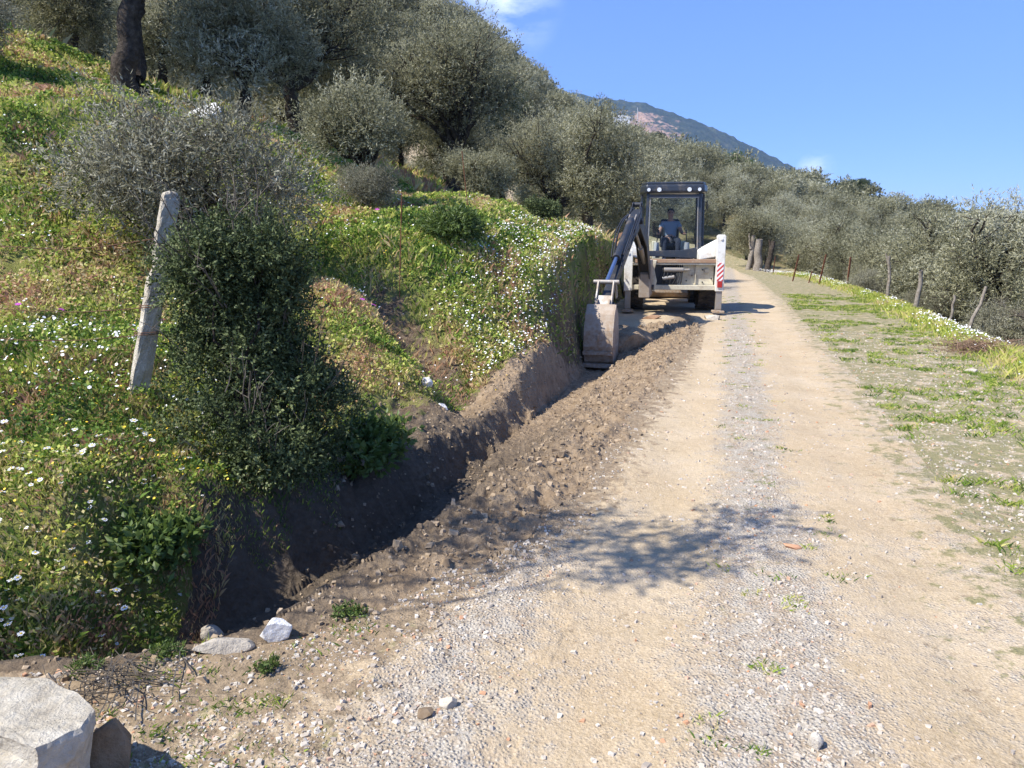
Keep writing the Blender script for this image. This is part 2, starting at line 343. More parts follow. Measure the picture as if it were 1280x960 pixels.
# ------------------------------------------------------------------ the ground, one sheet cut into its surfaces
def build_ground():
    rad = [.7]
    while rad[-1] < 520:
        r = rad[-1]
        rad.append(r * (1.0042 if r < 10 else 1.0065 if r < 25 else 1.013 if r < 70 else 1.03))
    rad = np.array(rad + [700, 1000, 1500, 2200, 3200])
    az = np.concatenate([np.linspace(-89, -38, 210, endpoint=False), np.linspace(-38, 38, 1080, endpoint=False), np.linspace(38, 89, 160)])
    A, Rr = np.meshgrid(np.radians(az), rad)
    X = np.sin(A) * Rr; Y = np.cos(A) * Rr - .8
    Y = np.where(Rr > 4, np.cos(A) * Rr - .8, Y)
    nr, na = X.shape
    x = X.ravel(); y = Y.ravel()
    z, sF, sB = ground(x, y)
    clay, tre, road = zone(x, y, sF, sB)
    # attributes
    off = x - .28 * y
    gravel = np.exp(-((off - .28) / .28) ** 2) * 1.1
    gravel = np.maximum(gravel, sstep(1.35, 1.75, off - .012 * y) * .9)
    gravel = np.maximum(gravel, .85 * np.exp(-((off + .95) / .22) ** 2)) * (1 - .45 * sstep(8, 16, y) * (off > 1))
    gravel = np.clip(gravel + .25 * sstep(5, 2, y), 0, 1)
    grass = np.where(sB > -2.3, .55, 0) + .3 * np.exp(-((off - .3) / .3) ** 2) * sstep(2, 5, y) * (1 - sstep(9, 14, y))
    grass = np.where((off < -1.2) & (y < 4), .35, grass)
    dG = pdist(x, y, G)
    soil = np.where(off < -.3, .75 * np.exp(-(dG / .28) ** 2), 0) + .55 * sstep(-.1, -.9, x) * (y < 3.6)
    soilh = np.where(sF > 0, (1 - sstep(.15, np.interp(y, [3, 5.5, 6.5, 10, 13, 18], [.5, .4, 1.4, .8, .35, .3]), sF)) * np.interp(y, [0, 9, 12, 40], [.95, .9, .5, .3]), .6)
    gx = pdist(x, y, [(-.1, 7.2), (-.75, 8.4), (-1.6, 9.4)])
    soilh = np.maximum(soilh, .75 * np.exp(-(gx / .35) ** 2) * (sF > 0))
    soilh = np.where((x < -1.75) & (y < 4.8), soilh * .15, soilh)
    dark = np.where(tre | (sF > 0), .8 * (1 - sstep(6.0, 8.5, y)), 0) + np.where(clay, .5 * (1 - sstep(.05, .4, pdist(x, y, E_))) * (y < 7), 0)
    wild = sstep(-.3, .8, sB) + sstep(60, 90, np.hypot(x, y))
    dRE = pdist(x, y, RE); wr = np.exp(-((dRE + .25 * fbm(x * 1.5, y * 1.5, 131, 4)) / .45) ** 2) * (off > .8)
    gravel = gravel * (1 - wr) + .42 * wr; grass = np.where(off > .8, grass * (1 - wr) + .62 * wr, grass); soil = np.where(off > .8, soil * (1 - wr) + .12 * wr, soil)
    idx = np.arange(nr * na).reshape(nr, na)
    q = np.stack([idx[:-1, :-1], idx[:-1, 1:], idx[1:, 1:], idx[1:, :-1]], -1).reshape(-1, 4)
    q = q[:, ::-1]
    cx = x[q].mean(1); cy = y[q].mean(1); csF = sF[q].mean(1); csB = sB[q].mean(1)
    c2, t2, r2 = zone(cx, cy, csF, csB)
    bankface = (cx > -1.75 + .25 * fbm(cx * 4, cy * 4, 77, 2)) & (csF > 0) & (csF < np.interp(cy, [3, 5, 8, 11, 14], [.75, .5, .6, .1, .0])) & (cy < 13.5) & (cx > -6)
    cls = np.full(len(q), 3)
    cls[csF > 0] = 0; cls[r2] = 2; cls[c2 | t2 | bankface] = 1
    far = np.hypot(cx, cy) > 75
    cls[(cls == 3) & far] = 3
    V = np.stack([x, y, z], 1)
    for k, (nm, mt) in enumerate([('hillside', M['hill']), ('dug_earth', M['clay']), ('gravel_road', M['road']), ('verge', M['verge'])]):
        f = q[cls == k]; u, inv = np.unique(f, return_inverse=True)
        at = {}
        if k == 0: at = {'soil': soilh[u]}
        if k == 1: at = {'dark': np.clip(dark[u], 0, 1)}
        if k == 2: at = {'gravel': gravel[u], 'grass': grass[u], 'soil': soil[u]}
        if k == 3: at = {'gravel': np.full(len(u), .42), 'soil': np.full(len(u), .12), 'grass': np.full(len(u), .84), 'wild': np.clip(wild[u], 0, 1)}
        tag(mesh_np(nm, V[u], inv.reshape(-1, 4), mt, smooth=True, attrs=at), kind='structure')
build_ground()

# ------------------------------------------------------------------ the mountain behind
def mat_mountain():
    m, n, b, out = newmat('mountain_forest'); g = NG(n); p = g.pos()
    c = g.ramp(g.noise(.011, 8, .75, p), [(.3, (.022, .034, .015)), (.5, (.065, .08, .034)), (.68, (.17, .155, .09))])
    c = g.mix(g.rng(g.vor(.055, p), .1, .7, 0, .7), c, (.018, .028, .014))
    q = g.math('ADD', g.attr('quarry'), g.rng(g.noise(.02, 7, .75, p), .3, .7, -.45, .45))
    c = g.mix(g.rng(q, .45, .6), c, g.ramp(g.noise(.03, 7, .8, p), [(.3, (.26, .15, .09)), (.55, (.58, .36, .23)), (.75, (.74, .54, .38))]))
    g.l(c, b.inputs['Base Color']); b.inputs['Roughness'].default_value = .95; b.inputs['Specular IOR Level'].default_value = .1
    g.bump(g.noise(.06, 6, .7, p), b, 14, 1); return m
def build_mountain():
    azs = np.radians(np.linspace(-30, 40, 900)); rs = np.linspace(1500, 3400, 300)
    A, Rr = np.meshgrid(azs, rs); x = np.sin(A) * Rr; y = np.cos(A) * Rr
    ad = np.degrees(A)
    crest = np.interp(ad, [-30, -10, 0, 3.4, 6, 9.6, 12.6, 15, 18, 21, 24, 28, 33, 40], [.28, .235, .21, .19, .18, .171, .152, .134, .108, .077, .048, .025, -.01, -.03])
    prof = np.interp(Rr, [1500, 1900, 2500, 2900, 3400], [-.04, .42, 1.0, .92, .5])
    z = crest * 2500 * prof + (fbm(x * .004, y * .004, 91, 5) * 130 + ridged(x * .0035, y * .0035, 93, 4) * 35 - 30) * np.clip((2500 - Rr) / 500, .10, 1) * (Rr < 2900) + fbm(x * .05, y * .05, 95, 3) * 16
    z = np.where(Rr < 1520, -60, z)
    el = z / Rr
    quarry = np.exp(-(((ad - 10.0) / 2.6) ** 2) ** 1.5) * sstep(.128, .140, el - (ad - 8) * -.0035) * (1 - sstep(.166, .171, el - (ad - 8) * -.004))
    quarry = quarry * .62
    nr, na = x.shape; idx = np.arange(nr * na).reshape(nr, na)
    q = np.stack([idx[:-1, :-1], idx[1:, :-1], idx[1:, 1:], idx[:-1, 1:]], -1).reshape(-1, 4)[:, ::-1]
    tag(mesh_np('mountain', np.stack([x.ravel(), y.ravel(), z.ravel()], 1), q[:, ::-1], mat_mountain(), smooth=True, attrs={'quarry': quarry.ravel()}), kind='structure')
build_mountain()
def haze():
    m = bpy.data.materials.new('haze_air'); m.use_nodes = True; n = m.node_tree; n.nodes.clear()
    out = n.nodes.new('ShaderNodeOutputMaterial'); v = n.nodes.new('ShaderNodeVolumePrincipled')
    v.inputs['Color'].default_value = (.45, .68, 1.0, 1); v.inputs['Density'].default_value = HAZE; v.inputs['Anisotropy'].default_value = .2
    n.links.new(v.outputs[0], out.inputs['Volume'])
    x0, x1, y0, y1, z0, z1 = -3300, 3300, -60, 3600, -400, 760
    vs = [(x, y, z) for x in (x0, x1) for y in (y0, y1) for z in (z0, z1)]
    fs = [(0, 1, 3, 2), (4, 6, 7, 5), (0, 4, 5, 1), (2, 3, 7, 6), (0, 2, 6, 4), (1, 5, 7, 3)]
    tag(mesh_np('haze', vs, fs, m), kind='stuff', label='thin blue haze in the air over the valley and mountain', cat='haze')
HAZE = 0.00016
haze()

# ------------------------------------------------------------------ tubes and plants
def tube_arrays(paths, ns=5):
    """paths: list of (points (n,3), radii (n,)) -> verts, quads"""
    V = []; Q = []; base = 0
    for P, rad in paths:
        P = np.asarray(P, float); rad = np.asarray(rad, float); n = len(P)
        T = np.gradient(P, axis=0); T /= np.linalg.norm(T, axis=1, keepdims=True) + 1e-9
        ref = np.array([0, 0, 1.0]) if abs(T[0][2]) < .9 else np.array([1.0, 0, 0])
        U = np.cross(T, ref); U /= np.linalg.norm(U, axis=1, keepdims=True) + 1e-9; W = np.cross(T, U)
        a = np.linspace(0, 2 * np.pi, ns, endpoint=False)
        ring = P[:, None, :] + rad[:, None, None] * (np.cos(a)[None, :, None] * U[:, None, :] + np.sin(a)[None, :, None] * W[:, None, :])
        V.append(ring.reshape(-1, 3))
        i = np.arange(n - 1)[:, None] * ns; j = np.arange(ns)[None, :]; j2 = (j + 1) % ns
        Q.append((np.stack([i + j, i + j2, i + ns + j2, i + ns + j], -1) + base).reshape(-1, 4)); base += n * ns
    return np.concatenate(V), np.concatenate(Q)
def wob_path(rng, a, b, n=8, w=.12, sag=0):
    a = np.array(a, float); b = np.array(b, float); t = np.linspace(0, 1, n)[:, None]
    P = a + (b - a) * t; L = np.linalg.norm(b - a)
    off = rng.normal(size=(n, 3)).cumsum(0) * w * L / math.sqrt(n); off -= off[0] + (off[-1] - off[0]) * t
    P = P + off; P[:, 2] += sag * np.sin(np.pi * t[:, 0]) * L
    return P
def unit(a): return a / (np.linalg.norm(a, axis=-1, keepdims=True) + 1e-9)
def leaf_arrays(rng, clumps, n_twig, per, L, W, tw=.22, up=.35, power=2.4, ctint=.14, curl=.5):
    C = np.array([c for c, r in clumps]); Rd = np.array([r for c, r in clumps], float)
    if Rd.ndim == 1: Rd = np.stack([Rd] * 3, 1)
    pr = Rd.prod(1) ** (2 / 3); pr /= pr.sum()
    k = rng.choice(len(C), n_twig, p=pr)
    u = unit(rng.normal(size=(n_twig, 3))); rr = rng.random(n_twig) ** (1 / power) * (1 + .12 * rng.normal(size=n_twig))
    P = C[k] + u * Rd[k] * rr[:, None]
    d = unit(u + np.array([0, 0, up]) + .55 * rng.normal(size=(n_twig, 3)))
    ct = rng.normal(size=len(C)) * ctint
    s = np.tile(np.linspace(0, 1, per), n_twig)
    kk = np.repeat(np.arange(n_twig), per); tl = tw * (.6 + .8 * rng.random(n_twig))
    B = P[kk] + d[kk] * (s * tl[kk])[:, None]
    ld = unit(d[kk] + .95 * rng.normal(size=(len(kk), 3)) + np.array([0, 0, .15]))
    wv = unit(np.cross(ld, u[kk] * .8 + np.array([0, 0, .55]) + .55 * rng.normal(size=ld.shape)))
    Ls = L * (.6 + .8 * rng.random(len(kk)))[:, None]; Ws = W * (.7 + .6 * rng.random(len(kk)))[:, None]
    nrm = np.cross(ld, wv)
    V = np.stack([B, B + ld * Ls * .5 + wv * Ws * .5 + nrm * Ls * .06, B + ld * Ls, B + ld * Ls * .5 - wv * Ws * .5 + nrm * Ls * .06], 1).reshape(-1, 3)
    Fq = np.arange(len(V)).reshape(-1, 4)
    t = np.clip(.42 + ct[k][kk] + .20 * rng.normal(size=len(kk)) + .10 * (s - .5), 0, 1)
    return V, Fq, np.repeat(t, 4)
def clump_set(rng, H, Rr, z0, n, fill=.75, cr=(.26, .44), flat=1.0):
    """clump centres through an ellipsoid crown from z0 to H"""
    out = []; cz = (H + z0) / 2; hz = (H - z0) / 2
    for i in range(n):
        u = unit(rng.normal(size=3)); q = rng.random() ** .45 * fill
        r = Rr * rng.uniform(*cr)
        out.append((np.array([u[0] * Rr * q, u[1] * Rr * q, cz + u[2] * hz * q * .9]), np.array([r, r, r * .78 * flat])))
    return out
def tree_meshes(name, seed, H, Rr, z0, nclump, ntwig, per, L, W, leaf, trunks=1, tr=.16, twigs=120, bark=None, fork=.35, lean=0, fill=.75, flat=1.0, tw=.22, power=2.4, cr=(.26, .44), ctint=.14):
    rng = np.random.default_rng(seed)
    cl = clump_set(rng, H, Rr, z0, nclump, fill, cr, flat)
    V, Q, t = leaf_arrays(rng, cl, ntwig, per, L, W, tw=tw, power=power, ctint=ctint)
    paths = []
    for k in range(trunks):
        a0 = rng.uniform(0, 6.28); b = np.array([math.cos(a0), math.sin(a0), 0]) * (tr * .9 if trunks > 1 else 0)
        fk = np.array([b[0] * 3 + lean * .5, b[1] * 3, H * fork])
        P = wob_path(rng, b - np.array([0, 0, .35]), fk, 12, .07); paths.append((P, np.linspace(tr * 1.35, tr * .75, 12) * (1 + .07 * rng.normal(size=12))))
        mine = cl[k::trunks]
        for c, r in mine[:14]:
            paths.append((wob_path(rng, fk - np.array([0, 0, .05]), c, 9, .16), np.linspace(tr * .5, tr * .09, 9)))
            for j in range(max(1, twigs // (14 * trunks))):
                e = c + unit(rng.normal(size=3) + np.array([0, 0, .3])) * r * rng.uniform(.7, 1.15)
                paths.append((wob_path(rng, c + (fk - c) * rng.uniform(0, .3), e, 5, .12), np.linspace(tr * .12, tr * .03, 5)))
    tv, tq = tube_arrays(paths, 7)
    crown = mesh_np('crown', V, Q, leaf, attrs={'tint': t}); trunk = mesh_np('trunk', tv, tq, bark or M['bark'], smooth=True)
    return trunk, crown
PROTO = {}
def place_tree(pk, name, x, y, rz=0, s=1.0, label=None, cat='tree', group=None, dz=0, sz=None):
    trunk, crown = PROTO[pk]
    r = empty(name, (x, y, gz(x, y) + dz), rz); r.scale = (s, s, sz or s)
    for ch in (trunk, crown):
        if ch.parent is None and not ch.get('used_'): c = ch; c['used_'] = 1
        else: c = ch.copy(); col.objects.link(c)
        c.parent = r
    tag(r, label, cat, group); return r
for k in range(5):
    PROTO['o%d' % k] = tree_meshes('o', 100 + k, 3.9 + .25 * k, 2.1, .35, 28 + 3 * k, 4600, 8, .10, .027, M['olive'], trunks=1 + k % 2, tr=.15, twigs=140, ctint=.2)
PROTO['big'] = tree_meshes('big', 140, 5.6, 3.1, 1.3, 46, 7600, 8, .10, .026, M['olive'], trunks=2, tr=.20, twigs=200, fork=.26)
PROTO['tall'] = tree_meshes('tall', 145, 5.8, 2.3, 2.3, 34, 5200, 8, .10, .026, M['olive'], trunks=2, tr=.2, twigs=200, fork=.3)
PROTO['round'] = tree_meshes('round', 150, 2.5, 1.25, .15, 24, 4000, 8, .07, .018, M['olive'], trunks=2, tr=.07, twigs=140, fork=.2, tw=.16)
PROTO['grey'] = tree_meshes('grey', 160, 2.3, 1.55, .1, 34, 4600, 8, .065, .019, M['scrub'], trunks=3, tr=.04, twigs=150, fork=.18, tw=.2, bark=M['bark'], power=2.0)
PROTO['small'] = tree_meshes('small', 170, 2.7, 1.35, .7, 26, 3400, 8, .08, .021, M['olive'], trunks=2, tr=.08, twigs=160, fork=.3)
PROTO['pine'] = tree_meshes('pine', 180, 7.5, 2.4, 2.2, 30, 3200, 14, .16, .022, M['pine'], trunks=1, tr=.2, twigs=60, fork=.5, tw=.14, cr=(.2, .34), power=3)
PROTO['umb'] = tree_meshes('umb', 190, 6.5, 4.2, 3.2, 34, 2800, 14, .26, .05, M['pine'], trunks=1, tr=.22, twigs=40, fork=.55, tw=.2, cr=(.2, .3), power=3, ctint=.08)
PROTO['lite'] = tree_meshes('lite', 200, 3.6, 1.9, .5, 22, 2600, 8, .12, .045, M['spring'], trunks=1, tr=.12, twigs=80)
PROTO['bare'] = tree_meshes('bare', 210, 4.4, 1.6, 1.0, 20, 500, 6, .08, .02, M['scrub'], trunks=2, tr=.09, twigs=900, bark=M['twig'])
for k in range(3):
    PROTO['f%d' % k] = tree_meshes('f', 220 + k, 4.2, 2.4, .25, 22, 1500, 7, .17, .055, M['olive'], trunks=1, tr=.15, twigs=14)

# named trees and shrubs of the near slope
place_tree('grey', 'scrub_bush', -3.85, 9.2, .4, .98, 'wide grey twiggy thicket on the slope behind the concrete post', 'bush')
place_tree('small', 'young_olive_tree', -2.6, 13.6, 1.0, .80, 'pale young olive with a short dark trunk, above the flowery meadow', 'tree')
place_tree('round', 'round_shrub', -.85, 20.3, 2.0, .86, 'rounded dense olive shrub with foliage to the ground at the top of the meadow', 'bush')
place_tree('big', 'olive_tree', -5.5, 21.0, .5, 1.0, 'big spreading silvery olive with a forked trunk, tallest of the left slope', 'tree')
place_tree('tall', 'olive_tree', -7.6, 15.6, 3.9, 1.05, 'olive with two thick leaning dark trunks at the top left of the slope', 'tree')
place_tree('tall', 'olive_tree', -11.2, 17.0, 2.0, 1.0, 'olive trunk at the far left edge above the sunny grass bank', 'tree')
place_tree('o2', 'olive_tree', -5.9, 17.6, 1.1, .9, 'small olive leaning beside the white boulder on the slope', 'tree')
place_tree('big', 'olive_tree', -2.4, 27.0, 2.5, 1.05, 'dark crowned olive behind the pale young one, low bare limbs showing', 'tree')
place_tree('pine', 'pine_tree', -1.6, 44, 0, 1.15, 'dark green pine rising behind the olives against the sky', 'tree')
place_tree('grey', 'scrub_bush', -8.9, 12.8, 2.2, .75, 'low purplish scrub on the grass below the leaning olive trunks', 'bush')
place_tree('grey', 'scrub_bush', -2.4, 12.7, 4.2, .38, 'small brown dry scrub at the foot of the young olive', 'bush')
place_tree('big', 'olive_tree', 1.9, 31, .9, .9, 'tall olive with a narrow top left of the mountain, upslope of the digger', 'tree')
place_tree('o4', 'olive_tree', 2.6, 26.0, .2, 1.0, 'olive on the bank top directly behind the digger boom', 'tree')
place_tree('o0', 'olive_tree', 5.0, 31.5, 1.2, 1.08, 'olive with a grey trunk behind the left side of the digger cab', 'tree')
place_tree('o2', 'olive_tree', 14.6, 46.0, 3.0, .95, 'olive crown spreading over the pale pruned stumps at the road bend', 'tree')
# near right, below the fence
place_tree('o2', 'olive_tree', 14.2, 24.5, 3.3, 1.12, 'olive with bare lower limbs beyond the two tall wooden fence posts', 'tree')
place_tree('o4', 'olive_tree', 15.3, 19.6, 1.7, .9, 'olive spreading behind the leaning wooden stake at the right edge', 'tree')
place_tree('bare', 'bare_tree', 16.5, 26.5, .3, 1.0, 'nearly leafless twiggy tree sticking above the right olives', 'tree')
place_tree('bare', 'bare_tree', 18.3, 23.5, 2.3, .8, 'grey bare tree at the far right against the sky', 'tree')
place_tree('lite', 'broadleaf_tree', 24, 38, 0, 1.1, 'bright green leafy tree among grey olives on the right', 'tree')
place_tree('lite', 'broadleaf_tree', 19.5, 62, 2, .7, 'small bright green tree in the grove above the rusty posts', 'tree')
place_tree('lite', 'broadleaf_tree', 26, 92, 4, 1.2, 'bright green tree high in the far grove below the umbrella pines', 'tree')
place_tree('umb', 'umbrella_pine', 51.5, 134, 0, .8, 'dark umbrella pine on the far ridge, the left of two', 'tree', dz=1.0)
place_tree('umb', 'umbrella_pine', 58.5, 132, 2, .9, 'wide dark umbrella pine on the far ridge, the right of two', 'tree', dz=1.0)
place_tree('pine', 'pine_tree', 22, 118, 2, .75, 'small dark pine on the ridge right of the quarry', 'tree')
place_tree('pine', 'pine_tree', 38, 126, 1, .8, 'dark pine on the ridge between quarry slope and umbrella pines', 'tree')
TAKEN = [(14.6, 46), (-4.05, 9.3), (-2.55, 14), (-.85, 20.3), (-5.5, 21), (-7.6, 15.6), (-11, 17), (-5.9, 17.6), (-2.4, 27), (-1.6, 44), (1.9, 31), (2.6, 26), (5.3, 30.5), (14.2, 24.5), (15.3, 19.6), (16.5, 26.5), (18.3, 21.5), (24, 38), (15.5, 58), (26, 92), (51.5, 134), (58.5, 132), (22, 118), (38, 126)]
def scatter_trees():
    rng = np.random.default_rng(7)
    pts = [(x, y) for x, y in TAKEN]; out = []
    P = np.array(pts)
    cand_r = 15 + (185 - 15) * rng.random(22000) ** .62; cand_a = np.radians(rng.uniform(-41, 42, 22000))
    xs = np.sin(cand_a) * cand_r; ys = np.cos(cand_a) * cand_r
    z, sF, sB = hill_h(xs, ys)
    P = list(map(tuple, P))
    for r, x, y, f, b in sorted(zip(cand_r, xs, ys, sF, sB)):
        if f > 0:
            if r < 21 and f < 11.5: continue
            if f < (4.2 if r < 45 else .8): continue
            if x < -7 and r < 27: continue
            if -5 < x < 3.4 and r < 23: continue
        elif b > 0:
            if b < (2.0 if r < 30 else 1.6): continue
        else: continue
        sp = np.interp(r, [15, 40, 90, 180], [2.7, 3.0, 3.6, 4.6])
        if f > 0 and r < 50: sp *= 1.3
        A = np.array(P)
        if ((A[:, 0] - x) ** 2 + (A[:, 1] - y) ** 2).min() < sp * sp: continue
        P.append((x, y)); out.append((r, x, y, f))
    return out
SC = scatter_trees()
print('scattered trees', len(SC))
rg = random.Random(4)
for i, (r, x, y, f) in enumerate(SC[:278]):
    pk = 'o%d' % rg.randrange(5) if r < 75 else 'f%d' % rg.randrange(3)
    s = rg.uniform(.78, 1.15)
    place_tree(pk, 'olive_tree', x, y, rg.uniform(0, 6.28), s, 'grey-green olive tree standing in the close grove on the slope' if f > 0 else 'grey-green olive tree in the grove below and beyond the fence', 'tree', 'olive trees of the upper grove' if f > 0 else 'olive trees of the lower grove')
def far_grove():
    rng = np.random.default_rng(99); Vs = []; Qs = []; Ts = []; base = 0
    protos = []
    for k in range(6):
        cl = clump_set(rng, 4.4, 2.5, .3, 16); protos.append(leaf_arrays(rng, cl, 330, 5, .30, .13, tw=.35, ctint=.12))
    for (r, x, y, f) in SC[278:]:
        V, Q, t = protos[rng.integers(6)]; a = rng.uniform(0, 6.28); s = rng.uniform(.75, 1.2); c, sn = math.cos(a) * s, math.sin(a) * s
        W = np.stack([V[:, 0] * c - V[:, 1] * sn + x, V[:, 0] * sn + V[:, 1] * c + y, V[:, 2] * s], 1)
        W[:, 2] += hill_h(np.array([x]), np.array([y]))[0][0] - .3
        Vs.append(W); Qs.append(Q + base); Ts.append(np.clip(t + rng.normal() * .10, 0, 1)); base += len(V)
    if Vs: tag(mesh_np('olive_woodland', np.concatenate(Vs), np.concatenate(Qs), M['olive'], attrs={'tint': np.concatenate(Ts)}), 'far olive woodland covering the distant hillside as one mass', 'woodland', kind='stuff')
far_grove()

# the tree just left of the picture whose branches throw the leafy shade over the road
def shade_tree():
    rng = np.random.default_rng(5); x0, y0 = -6.6, 1.6; z0 = gz(x0, y0)
    r = empty('olive_tree', (x0, y0, z0)); tag(r, 'olive just outside the left edge whose branches shade the road', 'tree')
    cl = [((-2.45, 3.3, 3.5), (.34, .28, .2)), ((-1.9, 3.35, 3.55), (.42, .26, .2)), ((-1.45, 3.25, 3.6), (.38, .26, .2)), ((-2.0, 2.95, 3.7), (.3, .2, .2)), ((-3.0, 3.4, 3.4), (.35, .3, .22)), ((-1.2, 3.55, 3.7), (.26, .22, .2)), ((-2.75, 3.55, 3.5), (.4, .3, .2)), ((-3.3, 3.2, 3.3), (.35, .25, .2)), ((-1.7, 3.05, 3.45), (.36, .2, .15)), ((-2.3, 3.6, 3.7), (.4, .2, .15)),
          ((-3.7, 3.0, 3.0), (.34, .26, .25)), ((-4.25, 2.85, 2.85), (.36, .26, .25)), ((-4.8, 2.8, 2.9), (.4, .3, .3)), ((-6.8, 1.2, 4.4), (.8, .8, .7)), ((-7.4, .8, 4.0), (.8, .7, .7)), ((-6.9, 2.0, 4.0), (.6, .6, .6))]
    cl = [(np.array(c) + np.array([-.12, -.62, 0]) - np.array([x0, y0, z0]), np.array(q)) for c, q in cl]
    V, Q, t = leaf_arrays(rng, cl, 1500, 8, .075, .024, tw=.22, power=2.2)
    paths = [(wob_path(rng, (0, 0, -.3), (.05, -.1, 1.35), 8, .1), np.linspace(.2, .13, 8))]
    for c, q in cl:
        paths.append((wob_path(rng, (.05, -.1, 1.3), c, 9, .1), np.linspace(.024, .004, 9)))
        for j in range(7): paths.append((wob_path(rng, c, c + rng.normal(size=3) * q * .8, 5, .1), np.linspace(.009, .003, 5)))
    tv, tq = tube_arrays(paths, 6)
    mesh_np('trunk', tv, tq, M['bark'], r, True); mesh_np('crown', V, Q, M['olive'], r, attrs={'tint': t})
shade_tree()

# the big dark evergreen bush beside the concrete post
def dark_bush():
    rng = np.random.default_rng(12); x0, y0 = -1.70, 4.78; z0 = gz(x0, y0) - .12
    r = empty('evergreen_bush', (x0, y0, z0)); tag(r, 'big dark evergreen bush with bare twigs at the trench edge, right of the concrete post', 'bush')
    cl = []
    for i in range(120):
        h = rng.random() ** .9; w = .86 * (1 - .55 * h ** 2.6) * (0.80 + .16 * math.sin(h * 7 + .5)) * (.72 + .28 * min(1, h * 4))
        a = rng.uniform(0, 6.28); q = rng.random() ** .5 * .8
        cl.append((np.array([math.cos(a) * w * q + .06 - .10 * h, math.sin(a) * w * q * .85, .04 + 1.50 * h]), np.full(3, rng.uniform(.09, .20))))
    V, Q, t = leaf_arrays(rng, cl, 11500, 9, .027, .0135, tw=.085, up=.5, power=2.2, ctint=.16)
    mesh_np('foliage', V, Q, M['evergreen'], r, attrs={'tint': t})
    paths = []
    for i in range(26):
        a = rng.uniform(0, 6.28); c, q = cl[rng.integers(len(cl))]
        paths.append((wob_path(rng, (rng.normal() * .08, rng.normal() * .08, -.1), c, 9, .12), np.linspace(.018, .005, 9)))
    mesh_np('stem', *tube_arrays(paths, 5), M['bark'], r)
    paths = []
    for i in range(95):
        c, q = cl[rng.integers(len(cl))]; d = unit(np.array([rng.normal() * .5, rng.normal() * .5 - .35, .9 + .3 * rng.random()]))
        L = rng.uniform(.14, .42); s = c + d * q[0] * .5; e = s + d * (L + .1)
        paths.append((wob_path(rng, s, e, 6, .06), np.linspace(.0042, .0015, 6)))
        for j in range(3):
            f = s + (e - s) * rng.uniform(.3, .9); paths.append((wob_path(rng, f, f + unit(d + .8 * rng.normal(size=3)) * rng.uniform(.05, .14), 4, .08), np.linspace(.0022, .0010, 4)))
    mesh_np('bare_twigs', *tube_arrays(paths, 4), M['twig'], r)
dark_bush()
def leafy_plant(name, x, y, Rr, H, n, L, W, mat, label, seed, cat='plant', dz=0):
    rng = np.random.default_rng(seed); r = empty(name, (x, y, gz(x, y) + dz)); tag(r, label, cat)
    cl = clump_set(rng, H, Rr, 0, 12, .8)
    V, Q, t = leaf_arrays(rng, cl, n, 6, L, W, tw=min(.08, H * .35), up=.7); mesh_np('foliage', V, Q, mat, r, attrs={'tint': t})
    paths = [(wob_path(rng, (0, 0, -.05), c, 5, .1), np.linspace(.008, .003, 5)) for c, q in cl]
    mesh_np('stem', *tube_arrays(paths, 4), M['twig'], r); return r
leafy_plant('leafy_plant', -1.02, 5.5, .36, .30, 620, .06, .036, M['spring'], 'clump of bright broad green leaves at the foot of the dark bush', 31)
leafy_plant('leafy_plant', -1.95, 3.78, .26, .20, 420, .05, .030, M['spring'], 'low green weeds on the shaded bank beside the grey stones', 32)
leafy_plant('broom_bush', -.9, 10.9, .7, .35, 1300, .07, .02, M['spring'], 'low bright green growth in the middle of the meadow', 33)
leafy_plant('evergreen_shrub', .6, 15.5, .5, .5, 900, .05, .02, M['evergreen'], 'small dark shrub on the meadow left of the digger bucket', 34)

def undergrowth():
    rng = random.Random(21); n = 0
    for k in range(34):
        y = rng.uniform(9, 34); t = rng.uniform(.7, 3.6); fx = float(np.interp(y, [p[1] for p in FE[1:8]], [p[0] for p in FE[1:8]])) + t
        pk = rng.choice(['grey', 'round', 'grey', 'bare']); s = rng.uniform(.45, .75) if pk != 'bare' else rng.uniform(.3, .5)
        place_tree(pk, 'scrub_bush', fx, y, rng.uniform(0, 6.28), s, 'tangled grey scrub filling the drop just beyond the fence line', 'bush', 'scrub beyond the fence line')
undergrowth()

leafy_plant('weed', -.70, 3.02, .07, .05, 60, .020, .009, M['spring'], 'small weed on the trench edge right of the white stone', 41)
leafy_plant('weed', -1.36, 2.70, .09, .04, 80, .022, .007, M['spring'], 'low weed on the trench edge left of the flat pale stone', 42)
leafy_plant('weed', -1.62, 2.62, .08, .04, 60, .02, .007, M['spring'], 'low weed at the trench edge near the concrete slab', 43)
leafy_plant('weed', -.95, 2.62, .06, .03, 45, .02, .007, M['spring'], 'tiny weed in the gravel below the white stone', 44)
def dry_stalks():
    rng = np.random.default_rng(9); x, y = -1.42, 2.52; r = []
    for k in range(60):
        c = rng.normal(size=3) * (.12, .07, .015); c[2] = abs(c[2]) + .012; a = rng.normal() * .6 + 2.6; L = rng.uniform(.05, .16); d = np.array([math.cos(a), math.sin(a), rng.normal() * .12]) * L
        r.append((wob_path(rng, c - d, c + d, 5, .08), np.full(5, rng.uniform(.0012, .003))))
    V, Q = tube_arrays(r, 3); o = mesh_np('dry_stalks', V, Q, M['twig']); o.location = (x, y, gz(x, y)); tag(o, 'tangle of dry stalks on the soil beside the concrete slab', 'dry stalks')
dry_stalks()

